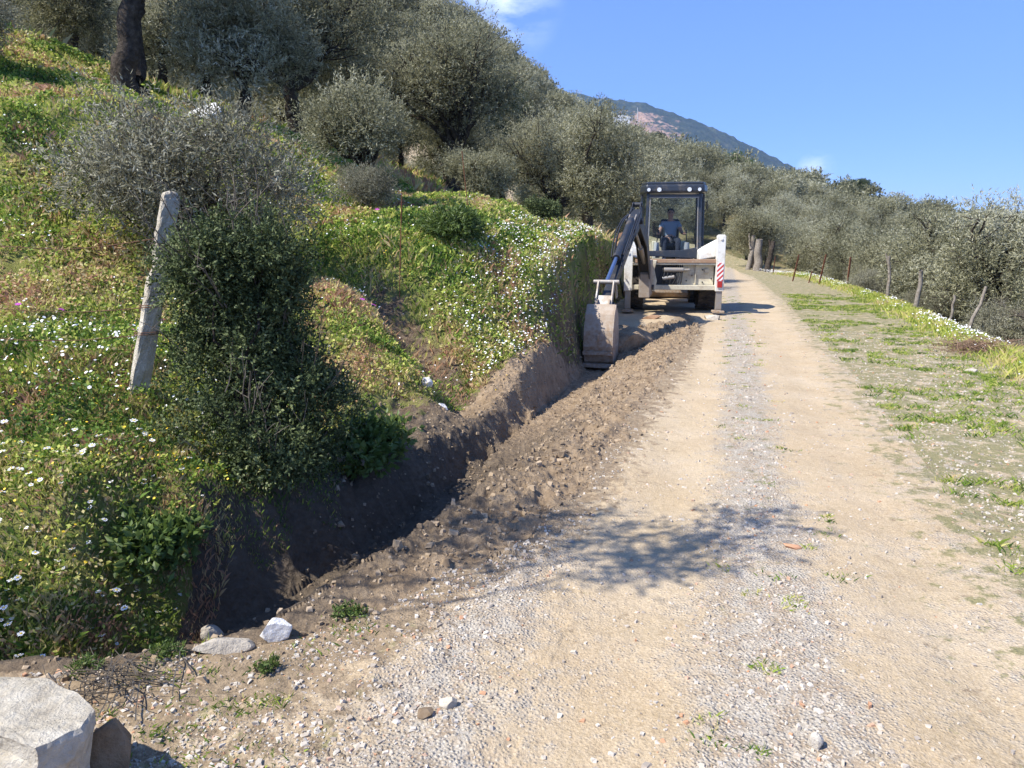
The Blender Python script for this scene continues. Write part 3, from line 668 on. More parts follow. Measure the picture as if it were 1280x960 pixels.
# ------------------------------------------------------------------ meadow: grass, weeds, flowers
def emit_mat(name, c, rough=.6, spec=.3, metal=0.0):
    m, n, b, out = newmat(name); b.inputs['Base Color'].default_value = (*c, 1); b.inputs['Roughness'].default_value = rough
    b.inputs['Specular IOR Level'].default_value = spec; b.inputs['Metallic'].default_value = metal; return m
flat = emit_mat
M['petal'] = flat('white_petal', (.80, .79, .76)); M['yolk'] = flat('yellow_centre', (.75, .50, .03)); M['pink'] = flat('magenta_petal', (.50, .07, .42)); M['stem'] = flat('green_stem', (.10, .15, .03))
def sample_hill(rng, n, rlo, rhi, a0=-40, a1=20, power=1.0):
    r = rlo + (rhi - rlo) * rng.random(n) ** power; a = np.radians(rng.uniform(a0, a1, n))
    x = np.sin(a) * r; y = np.cos(a) * r
    return x, y
def blades(x, y, z, rng, h, w, t, lean=.5):
    n = len(x); a = rng.uniform(0, 2 * np.pi, n); b = rng.uniform(0, 2 * np.pi, n)
    P = np.stack([x, y, z - .01], 1); wv = np.stack([np.cos(a), np.sin(a), 0 * a], 1) * (w * .5)[:, None]
    ld = np.stack([np.cos(b), np.sin(b), 0 * b], 1) * (h * lean * rng.random(n))[:, None]
    up = np.stack([0 * h, 0 * h, h], 1)
    V = np.stack([P - wv, P + wv, P + up * .6 + ld * .4 + wv * .7, P + up * (.9) + ld], 1).reshape(-1, 3)
    return V, np.arange(len(V)).reshape(-1, 4), np.repeat(t, 4)
def meadow():
    rng = np.random.default_rng(42); Vs = []; Qs = []; Ts = []; base = 0
    for n, rlo, rhi, hh, ww, pw in [(300000, 2.7, 9.0, .040, .0050, .8), (240000, 8, 24, .075, .013, .8), (40000, 20, 42, .22, .06, .8)]:
        x, y = sample_hill(rng, n, rlo, rhi, -42, 16, pw)
        z, sF, sB = ground(x, y)
        patch = fbm(x * 1.1, y * 1.1, 301, 4); patch2 = fbm(x * 3.3, y * 3.3, 303, 3)
        bare = np.interp(y, [3, 4.3, 5.5, 6.5, 10, 13, 18], [-.05, .24, .34, .9, .22, .04, .0])
        bare = np.where(x < -1.62, np.where(y < 5, -.12, bare), bare)
        gx = pdist(x, y, [(-.1, 7.2), (-.75, 8.4), (-1.6, 9.4)])
        keep = (rng.random(n) < np.where((y > 9.5) & (sF < .75), .38, 1)) & (sF > bare + .5 * patch2) & ((gx > .28) | (rng.random(n) < .2)) & (patch2 > -.34 + .15 * rng.random(n)) & (rng.random(n) < .92)
        x, y, z, p, p2, f = x[keep], y[keep], z[keep], patch[keep], patch2[keep], sF[keep]; m = len(x)
        lush = np.exp(-(((x + .95) / 1.0) ** 2 + ((y - 10.2) / 1.3) ** 2)) + .6 * np.exp(-(((x + 2.8) / .8) ** 2 + ((y - 5.2) / .8) ** 2))
        t = .60 + 1.9 * p + .55 * p2 + .16 * rng.normal(size=m) - .30 * np.clip(lush, 0, 1) + .16 * np.exp(-(((x + 2.4) / .7) ** 2 + ((y - 4.3) / .35) ** 2)) + .14 * ((x > -1) & (f < 1.5)) - .12 * (x < -3.5) * (y > 5.5)
        t = np.clip(t, 0, .99)
        dry = rng.random(m) < .16; t = np.where(dry, rng.uniform(.75, 1, m), t)
        h = hh * rng.uniform(.45, 1.5, m) * (1 + .8 * np.clip(p2 * 2.5, -.4, .8) + .3 * lush); w = ww * rng.uniform(.6, 1.9, m)
        V, Q, T = blades(x, y, z, rng, h, w, t, .9); Vs.append(V); Qs.append(Q + base); Ts.append(T); base += len(V)
    # small leaves and heads at all angles
    n = 400000; x, y = sample_hill(rng, n, 2.7, 20, -42, 16, 1.0); z, sF, sB = ground(x, y); pc = fbm(x * 1.4, y * 1.4, 305, 4); pd = fbm(x * 5, y * 5, 306, 3)
    bare = np.interp(y, [3, 4.3, 5.5, 6.5, 10, 13, 18], [-.02, .35, .45, 1.0, .22, .05, .0]); bare = np.where(x < -1.75, 0.02, bare)
    gx = pdist(x, y, [(-.1, 7.2), (-.75, 8.4), (-1.6, 9.4), (-2.6, 10.2)]); k = (gx > .16 + .25 * rng.random(n)) & (fbm(x * .8, y * .8, 777, 4) > -.19) & (sF > bare + .4 * pd) & (pd > -.14) & (rng.random(n) < np.where((y > 9.5) & (sF < .7), .35, 1)); x, y, z, pc = x[k], y[k], z[k], pc[k]; m = len(x); r = np.hypot(x, y)
    C = np.stack([x, y, z + rng.uniform(0, .075, m) * (1 + .05 * r)], 1); d = unit(rng.normal(size=(m, 3))); w = unit(np.cross(d, rng.normal(size=(m, 3)))); L = (.0045 + .0017 * r) * rng.uniform(.6, 1.6, m)
    V = np.stack([C - d * L[:, None], C + w * L[:, None] * .5, C + d * L[:, None], C - w * L[:, None] * .5], 1).reshape(-1, 3)
    t = np.clip(.48 + 1.7 * pc + .2 * rng.normal(size=m), 0, 1); Vs.append(V); Qs.append(np.arange(len(V)).reshape(-1, 4) + base); Ts.append(np.repeat(t, 4)); base += len(V)
    # low broad leaves
    n = 90000; x, y = sample_hill(rng, n, 3.0, 13, -42, 14, .8); z, sF, sB = ground(x, y); pc = fbm(x * 1.7, y * 1.7, 330, 3)
    keep = (sF > .1 + np.where((x > -1.8), .55, -.1)) & (pc > -.02); x, y, z = x[keep], y[keep], z[keep]; m = len(x)
    V, Q, T = blades(x, y, z, rng, rng.uniform(.02, .07, m), rng.uniform(.010, .024, m), np.clip(.26 + .12 * rng.normal(size=m), 0, .6), 1.6)
    Vs.append(V); Qs.append(Q + base); Ts.append(T); base += len(V)
    # dark weeds and grass tufts on the verge and along the middle of the road
    n = 11000; cx = rng.uniform(-1.4, 13, n); cy = rng.uniform(1.6, 24, n) ** 1.0; z, sF, sB = ground(cx, cy)
    clay, tre, road = zone(cx, cy, sF, sB); off = cx - .28 * cy
    ver = (sF < 0) & ~clay & ~tre & ~road & (sB < .2) & (sB > -2.6)
    ver2 = ver & (fbm(cx * .9, cy * .9, 350, 3) + .9 * fbm(cx * 4, cy * 4, 351, 3) > -.09)
    mid = road & (np.abs(off - .3) < .38) & (rng.random(n) < .16)
    nl = (sF < 0) & ~tre & (off < -1.35) & (cy < 3.2) & (rng.random(n) < .9)
    k = ver2 | mid | nl; cx, cy = cx[k], cy[k]; sz = np.where((ver2 | nl)[k], rng.uniform(.02, .075, k.sum()), rng.uniform(.015, .045, k.sum())); hs = np.where((ver2)[k], .045, .028)
    per = 42; idx = np.repeat(np.arange(len(cx)), per); x = cx[idx] + rng.normal(size=len(idx)) * sz[idx] * 1.2; y = cy[idx] + rng.normal(size=len(idx)) * sz[idx] * .8
    z, sF, sB = ground(x, y); m = len(x)
    V, Q, T = blades(x, y, z, rng, hs[idx] * rng.uniform(.4, 1.3, m), rng.uniform(.002, .005, m) * (1 + y * .10), np.clip(.34 + .14 * rng.normal(size=m) + .12 * rng.normal(size=len(cx))[idx], 0, 1), 1.4)
    Vs.append(V); Qs.append(Q + base); Ts.append(T); base += len(V)
    # fence-line growth, taller and drier
    n = 60000; t = rng.random(n); fy = 3 + 37 * t ** 1.3; fx = np.interp(fy, [p[1] for p in FE[1:8]], [p[0] for p in FE[1:8]]) + rng.normal(size=n) * .28 + .1
    z, sF, sB = ground(fx, fy); pc = fbm(fx * 1.5, fy * 1.5, 340, 3)
    V, Q, T = blades(fx, fy, z, rng, .12 * rng.uniform(.3, 1.3, n) * (1 + pc), .006 * (1 + fy * .09) * rng.uniform(.6, 1.5, n), np.clip(.52 + .6 * pc + .12 * rng.normal(size=n), 0, 1), .9)
    Vs.append(V); Qs.append(Q + base); Ts.append(T); base += len(V)
    tag(mesh_np('meadow_grass', np.concatenate(Vs), np.concatenate(Qs), M['grass'], attrs={'tint': np.concatenate(Ts)}), 'grass, weeds and herbs growing over the slope, the verge and the road middle', 'grass', kind='stuff')
meadow()

def daisy_mesh(petal, centre, R0, H, npet=12, name='daisy'):
    """flower head on a thin stem; one mesh, three materials"""
    rng = random.Random(npet); V = []; Fc = []; mi = []
    def q(a, b, c, d, m): i = len(V); V.extend([a, b, c, d]); Fc.append((i, i + 1, i + 2, i + 3)); mi.append(m)
    for s in (-1, 1):
        for k in range(5):
            z0, z1 = H * k / 5, H * (k + 1) / 5; o0, o1 = .15 * H * (k / 5) ** 2, .15 * H * ((k + 1) / 5) ** 2; w = .0012
            if s < 0: q((o0 - w, 0, z0), (o0 + w, 0, z0), (o1 + w, 0, z1), (o1 - w, 0, z1), 2)
            else: q((o0, -w, z0), (o0, w, z0), (o1, w, z1), (o1, -w, z1), 2)
    cx = .15 * H
    for k in range(npet):
        a = 2 * math.pi * k / npet + rng.uniform(-.08, .08); da = math.pi / npet * .92; r1 = R0 * rng.uniform(.85, 1.05); zt = H + rng.uniform(-.15, .15) * R0
        P = lambda r, an, z: (cx + r * math.cos(an), r * math.sin(an), z)
        q(P(.18 * R0, a - da * .5, H), P(r1 * .8, a - da, zt), P(r1, a, zt), P(r1 * .8, a + da, zt), 0)
    for k in range(0, 8, 2):
        c0 = [(cx + .30 * R0 * math.cos(2 * math.pi * j / 8), .30 * R0 * math.sin(2 * math.pi * j / 8), H + .05 * R0) for j in range(8)]
        q((cx, 0, H + .16 * R0), c0[k], c0[k + 1], c0[(k + 2) % 8], 1)
    o = mesh_np(name, V, Fc, mats=[petal, centre, M['stem']], midx=mi); return o
def flowers():
    rng = np.random.default_rng(77)
    protos = [daisy_mesh(M['petal'], M['yolk'], .020, .10, 12), daisy_mesh(M['petal'], M['yolk'], .017, .06, 11), daisy_mesh(M['petal'], M['yolk'], .022, .14, 13)]
    n = 90000; x, y = sample_hill(rng, n, 2.9, 20, -42, 16, .8); z, sF, sB = ground(x, y)
    den = sstep(.12, .32, fbm(x * 1.5, y * 1.5, 401, 4) + .08) * .62 + .03
    den += .7 * np.exp(-(((x + 3.0) / .8) ** 2 + ((y - 5.3) / .7) ** 2)) + .9 * (np.abs(sF - .6) < .9) * (x > -.6) * (y > 8.5) + .25 * (x < -1.7) * (y < 4.4)
    den *= np.where(x > -1.75, sF > np.where(y < 9, .5, .3), sF > .0)
    keep = (rng.random(n) < den * .42) & (sF > 0); x, y, z = x[keep], y[keep], z[keep]
    r = np.hypot(x, y); o = np.argsort(r); x, y, z, r = x[o], y[o], z[o], r[o]
    m = 280; used = [False] * 3
    for i in range(m):
        k = int(rng.integers(3)); f = protos[k]
        if used[k]: f = f.copy(); col.objects.link(f)
        used[k] = True
        f.location = (x[i], y[i], z[i] - .01); f.rotation_euler = (rng.normal() * .22 + .15, rng.normal() * .22, rng.uniform(0, 6.28)); s = rng.uniform(.45, 1.1); f.scale = (s, s, s)
        tag(f, 'white daisy with a yellow centre growing on the near flowery bank', 'flower', 'white daisies of the near bank')
    x, y, z, r = x[m:], y[m:], z[m:], r[m:]; n = len(x)
    # white flowers along the fence line
    nn = 5200; fy = 7.5 + 36 * rng.random(nn) ** 1.2; fx = np.interp(fy, [p[1] for p in FE[1:8]], [p[0] for p in FE[1:8]]) + rng.normal(size=nn) * .24 + .06
    fz, _, _ = ground(fx, fy); kp = fbm(fx * .6, fy * .6, 420, 3) > -.08; fx, fy, fz = fx[kp], fy[kp], fz[kp]
    # scattered ones on the far verge and slope
    h = np.concatenate([rng.uniform(.05, .14, n), rng.uniform(.04, .16, len(fx))]); X = np.concatenate([x, fx]); Y = np.concatenate([y, fy]); Z = np.concatenate([z, fz]) + h
    rr = np.concatenate([rng.uniform(.005, .013, n) * (.8 + .04 * r), rng.uniform(.007, .016, len(fx))]); N = len(X)
    nv = unit(np.stack([rng.normal(size=N) * .45 - .2, rng.normal(size=N) * .45 - .35, np.ones(N)], 1)); U = unit(np.cross(nv, np.tile([0, 1.0, .1], (N, 1)))); W = np.cross(nv, U)
    C = np.stack([X, Y, Z], 1); ang = np.linspace(0, 2 * np.pi, 6, endpoint=False)
    ring = C[:, None] + rr[:, None, None] * (np.cos(ang)[None, :, None] * U[:, None] + np.sin(ang)[None, :, None] * W[:, None])
    V = ring.reshape(-1, 3); I = np.arange(N)[:, None] * 6
    Q = np.concatenate([I + np.array([0, 1, 2, 3]), I + np.array([0, 3, 4, 5])])
    tag(mesh_np('white_wildflowers', V, Q, M['petal']), 'countless small white flower heads over the far meadow and fence line', 'flowers', kind='stuff')
    n = 5200; yx, yy = sample_hill(rng, n, 2.9, 16, -42, 14, .9); yz, ysf, _ = ground(yx, yy); kp = (ysf > .3) & (fbm(yx * 1.3, yy * 1.3, 480, 3) > .02); yx, yy, yz = yx[kp], yy[kp], yz[kp]; N = len(yx)
    C = np.stack([yx, yy, yz + rng.uniform(.04, .10, N)], 1); rr = rng.uniform(.004, .009, N); nv = unit(np.stack([rng.normal(size=N) * .5, rng.normal(size=N) * .5 - .3, np.ones(N)], 1)); U = unit(np.cross(nv, np.tile([0, 1.0, .1], (N, 1)))); W = np.cross(nv, U)
    ring = C[:, None] + rr[:, None, None] * (np.cos(ang)[None, :, None] * U[:, None] + np.sin(ang)[None, :, None] * W[:, None]); V = ring.reshape(-1, 3); I = np.arange(N)[:, None] * 6
    tag(mesh_np('yellow_wildflowers', V, np.concatenate([I + np.array([0, 1, 2, 3]), I + np.array([0, 3, 4, 5])]), M['yolk']), 'countless tiny yellow flower heads among the meadow grass', 'flowers', kind='stuff')
    # magenta flowers
    pk = daisy_mesh(M['pink'], M['pink'], .032, .16, 6, 'magenta_flower'); first = True
    for (u, v, d) in [(25, 198, 7.2), (83, 222, 7.0), (68, 215, 7.4), (192, 240, 6.4), (115, 287, 6.3), (157, 277, 6.5), (40, 255, 6.8), (455, 249, 11.5), (473, 250, 11.7), (537, 315, 11.0), (460, 428, 8.3), (450, 465, 7.6), (447, 431, 8.2), (35, 45, 15), (100, 35, 15), (520, 268, 13)]:
        xc = (u - 640) / 940; x_ = xc * d; y_ = d
        f = pk if first else pk.copy()
        if not first: col.objects.link(f)
        first = False; f.location = (x_, y_, gz(x_, y_)); f.rotation_euler = (.4, 0, d * 7); s = 1.0 if d < 9 else 1.2; f.scale = (s, s, s)
        tag(f, 'magenta wildflower standing out of the grass of the left slope', 'flower', 'magenta flowers of the slope')
flowers()

# ------------------------------------------------------------------ stones and gravel
def rock_arrays(rng, n, flat=.6):
    """n unit rocks, 8-vertex deformed boxes"""
    c = np.array([(x, y, z) for x in (-1, 1) for y in (-1, 1) for z in (-1, 1)], float) * .5
    V = c[None] * (1 + .45 * rng.normal(size=(n, 8, 3)).clip(-1, 1)); V[:, 1::2, :2] *= .72
    V[:, :, 2] *= flat
    Q = np.array([(0, 1, 3, 2), (4, 6, 7, 5), (0, 4, 5, 1), (2, 3, 7, 6), (0, 2, 6, 4), (1, 5, 7, 3)])
    return V, Q
def stones_mesh(name, x, y, size, rng, mat, label, cat, sink=.25, flat=.6, tints=None):
    n = len(x); z, _, _ = ground(x, y); V, Q = rock_arrays(rng, n, flat); a = rng.uniform(0, 6.28, n); c, s = np.cos(a), np.sin(a)
    V = V * size[:, None, None] * (1 + .35 * rng.normal(size=(n, 1, 3)).clip(-1, 1.2))
    X = V[:, :, 0] * c[:, None] - V[:, :, 1] * s[:, None] + x[:, None]; Y = V[:, :, 0] * s[:, None] + V[:, :, 1] * c[:, None] + y[:, None]
    Z = V[:, :, 2] + (z + size * flat * sink)[:, None]
    W = np.stack([X, Y, Z], -1).reshape(-1, 3); QQ = (np.arange(n)[:, None, None] * 8 + Q[None]).reshape(-1, 4)
    t = tints if tints is not None else rng.random(n)
    return tag(mesh_np(name, W, QQ, mat, attrs={'tint': np.repeat(t, 8)}), label, cat, kind='stuff')
def mat_gravelstone(name, stops):
    m, n, b, out = newmat(name); g = NG(n); c = g.ramp(g.attr('tint'), stops)
    c = g.mix(g.rng(g.noise(60, 3, .6, g.pos()), .3, .7, 0, .35), c, (.30, .24, .17)); g.l(c, b.inputs['Base Color']); b.inputs['Roughness'].default_value = .9; b.inputs['Specular IOR Level'].default_value = .2; return m
M['gstone'] = mat_gravelstone('gravel_stone', [(0, (.26, .22, .18)), (.3, (.46, .40, .32)), (.6, (.52, .46, .37)), (.85, (.62, .57, .49)), (.97, (.50, .26, .14))])
M['clod'] = mat_gravelstone('clay_clod', [(0, (.16, .11, .065)), (.5, (.32, .235, .145)), (1, (.46, .35, .23))])
def gravel():
    rng = np.random.default_rng(55); n = 130000
    r = 1.3 + 14 * rng.random(n) ** 1.25; a = np.radians(rng.uniform(-40, 42, n)); x = np.sin(a) * r; y = np.cos(a) * r
    z, sF, sB = hill_h(x, y); clay, tre, road = zone(x, y, sF, sB); off = x - .28 * y
    den = .10 + 1.0 * np.exp(-((off - .28) / .30) ** 2) + .8 * sstep(1.35, 1.7, off - .012 * y) + .8 * np.exp(-((off + .95) / .22) ** 2) + 1.0 * (off < -1.0) * (y < 4)
    den = np.where(road | (sB > -3), den, 0) * ~clay * ~tre * (sF < 0)
    den *= np.where(fbm(x * 4, y * 4, 88, 3) > -.08, 1, .35)
    k = rng.random(n) < den * .8; x, y = x[k], y[k]; size = .0058 * np.exp(.58 * rng.normal(size=len(x))).clip(.4, 2.7) * (1 + .05 * y)
    stones_mesh('gravel', x, y, size, rng, M['gstone'], 'loose pale gravel scattered over the road and its edges', 'gravel')
    # clods on the dug strip
    n = 46000; x = rng.uniform(-2.2, 4, n); y = rng.uniform(2.3, 16, n); z, sF, sB = hill_h(x, y); clay, tre, road = zone(x, y, sF, sB)
    dG = pdist(x, y, G)
    k = (clay & (rng.random(n) < .8)) | (road & (dG < .20) & (rng.random(n) < .16) & (x - .28 * y < -.2)) | (tre & (rng.random(n) < .25)) | ((sF > 0) & (sF < 1.0) & (x > -1.3) & (rng.random(n) < .45) & (y < 12))
    x, y = x[k], y[k]; size = .0125 * np.exp(.50 * rng.normal(size=len(x))).clip(.35, 3.2)
    stones_mesh('clay_clods', x, y, size, rng, M['clod'], 'crumbled brown clods of freshly dug clay along the trench', 'earth', flat=.75)
gravel()
def rock(name, x, y, size, mat, label, cat='rock', seed=0, flat=.65, rz=0, dz=0, rough=.22):
    import bmesh
    bm = bmesh.new(); bmesh.ops.create_icosphere(bm, subdivisions=4, radius=.5)
    rng = np.random.default_rng(seed); pl = unit(rng.normal(size=(14, 3))); dd = rng.uniform(.26, .42, 14)
    co = np.array([v.co for v in bm.verts])
    for p, d in zip(pl, dd):
        e = co @ p - d; co -= np.clip(e, 0, None)[:, None] * p
    co *= (1 + rough * .35 * (fbm(co[:, 0] * 7 + 5, co[:, 1] * 7 + co[:, 2] * 5, seed + 900, 4)))[:, None]
    sx, sy, sz = size
    co *= np.array([sx, sy, sz]) * 1.3
    for v, c in zip(bm.verts, co): v.co = c
    me = bpy.data.meshes.new(name); bm.to_mesh(me); bm.free(); me.materials.append(mat)
    o = bpy.data.objects.new(name, me); col.objects.link(o); o.location = (x, y, gz(x, y) + dz + sz * .28); o.rotation_euler = (rng.normal() * .12, rng.normal() * .12, rz)
    return tag(o, label, cat)
rock('rock', -.97, 2.86, (.13, .10, .09), M['white_stone'], 'bright white stone on the trench edge, beside the longer flat one', seed=1, rz=.5)
rock('rock', -1.15, 2.76, (.19, .08, .07), M['stone'], 'long pale flat stone on the trench edge, left of the white stone', seed=2, rz=.25)
rock('rock', -1.86, 3.24, (.22, .14, .16), M['stone'], 'grey stone half buried in the shaded bank, left one of the pair', seed=3, rz=.3)
rock('rock', -1.70, 3.38, (.26, .14, .13), M['stone'], 'larger grey stone in the shaded bank, right one of the pair', seed=4, rz=-.2)
rock('rock', -1.62, 3.72, (.11, .10, .12), M['stone'], 'small pale stone in the bank above the trench end', seed=5)
rock('rock', -1.20, 5.32, (.34, .12, .10), M['stone'], 'long grey stone sticking out of the trench wall below the dark bush', seed=6, rz=-.5, dz=.05)
rock('rock', -.88, 7.5, (.12, .1, .09), M['white_stone'], 'pale stone in the dug soil below the gully, left of two', seed=7)
rock('rock', -.72, 7.45, (.12, .1, .08), M['white_stone'], 'pale stone in the dug soil below the gully, right of two', seed=8)
rock('boulder', -5.5, 14.2, (.5, .4, .55), M['white_stone'], 'white boulder on the slope at the foot of the small leaning olive', seed=9)
rock('boulder', -10.2, 15.0, (.6, .4, .4), M['stone'], 'tan boulder at the left edge of the upper slope', seed=10)
rock('rock', .98, 2.18, (.045, .035, .06), M['stone'], 'small upright tan stone in the gravel near the bottom of the road', seed=11, flat=1)
rock('rock', 1.50, 3.78, (.09, .05, .02), flat('terracotta', (.50, .27, .15), .9), 'flat reddish tile fragment on the road at the end of the branch shade', 'tile fragment', seed=12)
rock('rock', -.22, 2.40, (.06, .05, .045), M['stone'], 'grey pebble on the sandy road near the bottom centre', seed=13)
rock('rock', -.30, 2.34, (.05, .04, .03), M['clod'], 'brown clod lying next to the grey pebble on the sandy road', seed=14)
rock('rock', 5.75, 9.3, (.16, .1, .06), M['stone'], 'flat pale stone in the verge grass below the brush heap', seed=15)
rock('soil_heap', 1.95, 12.9, (.95, 1.25, .55), M['clay'], 'smooth brown lump of undug clay between the bucket and the digger', 'soil heap', seed=16, dz=-.16)
rock('rock', 3.0, 16.2, (.34, .16, .1), flat('brown_stone', (.33, .2, .12), .9), 'flat brown slab under the left stabiliser of the digger', seed=17)
rock('rock', 4.35, 16.3, (.4, .25, .13), M['stone'], 'dusty tan stone near the right stabiliser foot', seed=18)

# ------------------------------------------------------------------ hard-surface builder
class MB:
    def __init__(s): s.v = []; s.f = []
    def add(s, V, Fc):
        b = len(s.v); s.v += [tuple(map(float, p)) for p in V]; s.f += [tuple(i + b for i in f) for f in Fc]; return s
    def box(s, c, size, rot=None):
        sx, sy, sz = [q / 2 for q in size]; V = [Vector((x, y, z)) for x in (-sx, sx) for y in (-sy, sy) for z in (-sz, sz)]
        if rot is not None: V = [rot @ v for v in V]
        V = [v + Vector(c) for v in V]
        return s.add(V, [(0, 1, 3, 2), (4, 6, 7, 5), (0, 4, 5, 1), (2, 3, 7, 6), (0, 2, 6, 4), (1, 5, 7, 3)])
    def beam(s, a, b, w, h, up=(0, 0, 1), w2=None, h2=None):
        """box section from a to b, w across, h along 'up'"""
        a = Vector(a); b = Vector(b); d = (b - a).normalized(); x = d.cross(Vector(up)).normalized(); z = x.cross(d)
        w2 = w2 or w; h2 = h2 or h; V = []
        for p, ww, hh in ((a, w, h), (b, w2, h2)):
            for i, j in ((-1, -1), (1, -1), (1, 1), (-1, 1)): V.append(p + x * ww / 2 * i + z * hh / 2 * j)
        return s.add(V, [(3, 2, 1, 0), (4, 5, 6, 7)] + [(i, (i + 1) % 4, (i + 1) % 4 + 4, i + 4) for i in range(4)])
    def cyl(s, a, b, r, r2=None, n=16):
        a = Vector(a); b = Vector(b); d = (b - a).normalized(); ref = Vector((0, 0, 1)) if abs(d.z) < .9 else Vector((1, 0, 0)); x = d.cross(ref).normalized(); y = d.cross(x); r2 = r if r2 is None else r2
        V = [p + (x * math.cos(2 * math.pi * i / n) + y * math.sin(2 * math.pi * i / n)) * rr for p, rr in ((a, r), (b, r2)) for i in range(n)]
        return s.add(V, [(i, (i + 1) % n, (i + 1) % n + n, i + n) for i in range(n)] + [tuple(range(n))[::-1], tuple(range(n, 2 * n))])
    def prism(s, prof, c, xdir, ydir, w):
        """2D outline extruded by w along xdir x ydir, centred"""
        c = Vector(c); X = Vector(xdir).normalized(); Y = Vector(ydir).normalized(); N = X.cross(Y).normalized(); n = len(prof)
        V = [c + X * p[0] + Y * p[1] + N * (w / 2 * k) for k in (-1, 1) for p in prof]
        return s.add(V, [tuple(range(n))[::-1], tuple(range(n, 2 * n))] + [(i, (i + 1) % n, (i + 1) % n + n, i + n) for i in range(n)])
    def lathe(s, prof, c, axis, n=32):
        """(radius, along) profile turned about the axis"""
        c = Vector(c); A = Vector(axis).normalized(); ref = Vector((0, 0, 1)); x = A.cross(ref).normalized(); y = A.cross(x); m = len(prof)
        V = [c + A * h + (x * math.cos(2 * math.pi * i / n) + y * math.sin(2 * math.pi * i / n)) * r for i in range(n) for r, h in prof]
        return s.add(V, [(i * m + j, ((i + 1) % n) * m + j, ((i + 1) % n) * m + j + 1, i * m + j + 1) for i in range(n) for j in range(m - 1)])
    def tube(s, P, r, n=8):
        P = np.array([tuple(p) for p in P], float); V, Q = tube_arrays([(P, np.full(len(P), r))], n); return s.add(V, [tuple(int(k) for k in q) for q in Q])
    def build(s, name, mat, parent=None, bevel=0.0, smooth=False):
        me = bpy.data.meshes.new(name); me.from_pydata(s.v, [], s.f); me.materials.append(mat); me.update()
        o = bpy.data.objects.new(name, me); col.objects.link(o)
        if parent: o.parent = parent
        if smooth:
            for p in me.polygons: p.use_smooth = True
        if bevel:
            m = o.modifiers.new('bevel', 'BEVEL'); m.width = bevel; m.segments = 2; m.limit_method = 'ANGLE'; m.angle_limit = R(40)
        return o
def mat_paint(name, base, dirt, amount=.5, rough=.5, metal=0, spec=.4, sc=3.0):
    m, n, b, out = newmat(name); g = NG(n); p = g.obj()
    f = g.rng(g.math('ADD', g.noise(sc, 7, .75, p), g.math('MULTIPLY', g.noise(sc * 9, 4, .7, p), .35)), .55 + .18 * (1 - amount), .95, 0, .9)
    z = g.add('ShaderNodeSeparateXYZ'); g.l(p, z.inputs[0])
    f = g.math('MAXIMUM', f, g.math('MULTIPLY', g.rng(z.outputs[2], .1, .9, amount, 0), g.rng(g.noise(sc * 2, 5, .7, p), .35, .6)))
    g.l(g.mix(f, base, dirt), b.inputs['Base Color']); g.l(g.rng(f, 0, 1, rough, .92), b.inputs['Roughness']); b.inputs['Metallic'].default_value = metal; b.inputs['Specular IOR Level'].default_value = spec
    g.bump(g.noise(sc * 14, 5, .7, p), b, .003, .6); return m
P = {}
P['cream'] = mat_paint('cream_paint', (.62, .57, .42), (.30, .22, .14), .8)
P['white'] = mat_paint('white_paint', (.76, .74, .66), (.38, .30, .20), .45)
P['black'] = mat_paint('black_paint', (.028, .030, .034), (.17, .13, .09), .35, .42)
P['cab'] = mat_paint('cab_paint', (.030, .036, .046), (.12, .10, .08), .2, .3, 0, .5)
P['steel'] = mat_paint('worn_steel', (.30, .29, .27), (.36, .26, .16), .6, .45, .5)
P['clayed'] = mat_paint('clayed_steel', (.40, .34, .27), (.30, .20, .12), 1.0, .7, .1, sc=7)
P['rustb'] = mat_paint('rusty_beam', (.33, .20, .12), (.50, .43, .30), .4, .8)
P['chrome'] = flat('blue_rod', (.08, .125, .25), .3, .5, .3)
P['rubber'] = mat_paint('tyre_rubber', (.022, .022, .022), (.15, .115, .08), .8, .85)
P['hose'] = flat('hydraulic_hose', (.025, .025, .027), .5, .4)
P['lamp'] = flat('lamp_glass', (.72, .74, .76), .15, .6); P['amber'] = flat('amber_lens', (.75, .22, .03), .3); P['redl'] = flat('red_lens', (.38, .03, .025), .3)
P['seat'] = flat('seat_vinyl', (.03, .03, .032), .6); P['lever'] = flat('lever_boot', (.42, .42, .40), .6)
def mat_glass():
    m = bpy.data.materials.new('window_glass'); m.use_nodes = True; n = m.node_tree; n.nodes.clear(); g = NG(n)
    out = g.add('ShaderNodeOutputMaterial'); t = g.add('ShaderNodeBsdfTransparent'); gl = g.add('ShaderNodeBsdfGlossy'); mxs = g.add('ShaderNodeMixShader'); fr = g.add('ShaderNodeFresnel')
    t.inputs['Color'].default_value = (.88, .92, .94, 1); gl.inputs['Roughness'].default_value = .03; fr.inputs['IOR'].default_value = 1.5
    g.l(g.math('MULTIPLY', fr.outputs[0], .35), mxs.inputs[0]); g.l(t.outputs[0], mxs.inputs[1]); g.l(gl.outputs[0], mxs.inputs[2]); g.l(mxs.outputs[0], out.inputs['Surface']); return m
P['glass'] = mat_glass()
def mat_stripes():
    m, n, b, out = newmat('warning_stripes'); g = NG(n); s = g.add('ShaderNodeSeparateXYZ'); g.l(g.obj(), s.inputs[0])
    f = g.math('FRACT', g.math('MULTIPLY', g.math('SUBTRACT', s.outputs[2], s.outputs[0]), 9.0)); f = g.math('GREATER_THAN', f, .5)
    g.l(g.mix(f, (.78, .76, .72), (.55, .05, .04)), b.inputs['Base Color']); b.inputs['Roughness'].default_value = .5; return m
P['stripes'] = mat_stripes()

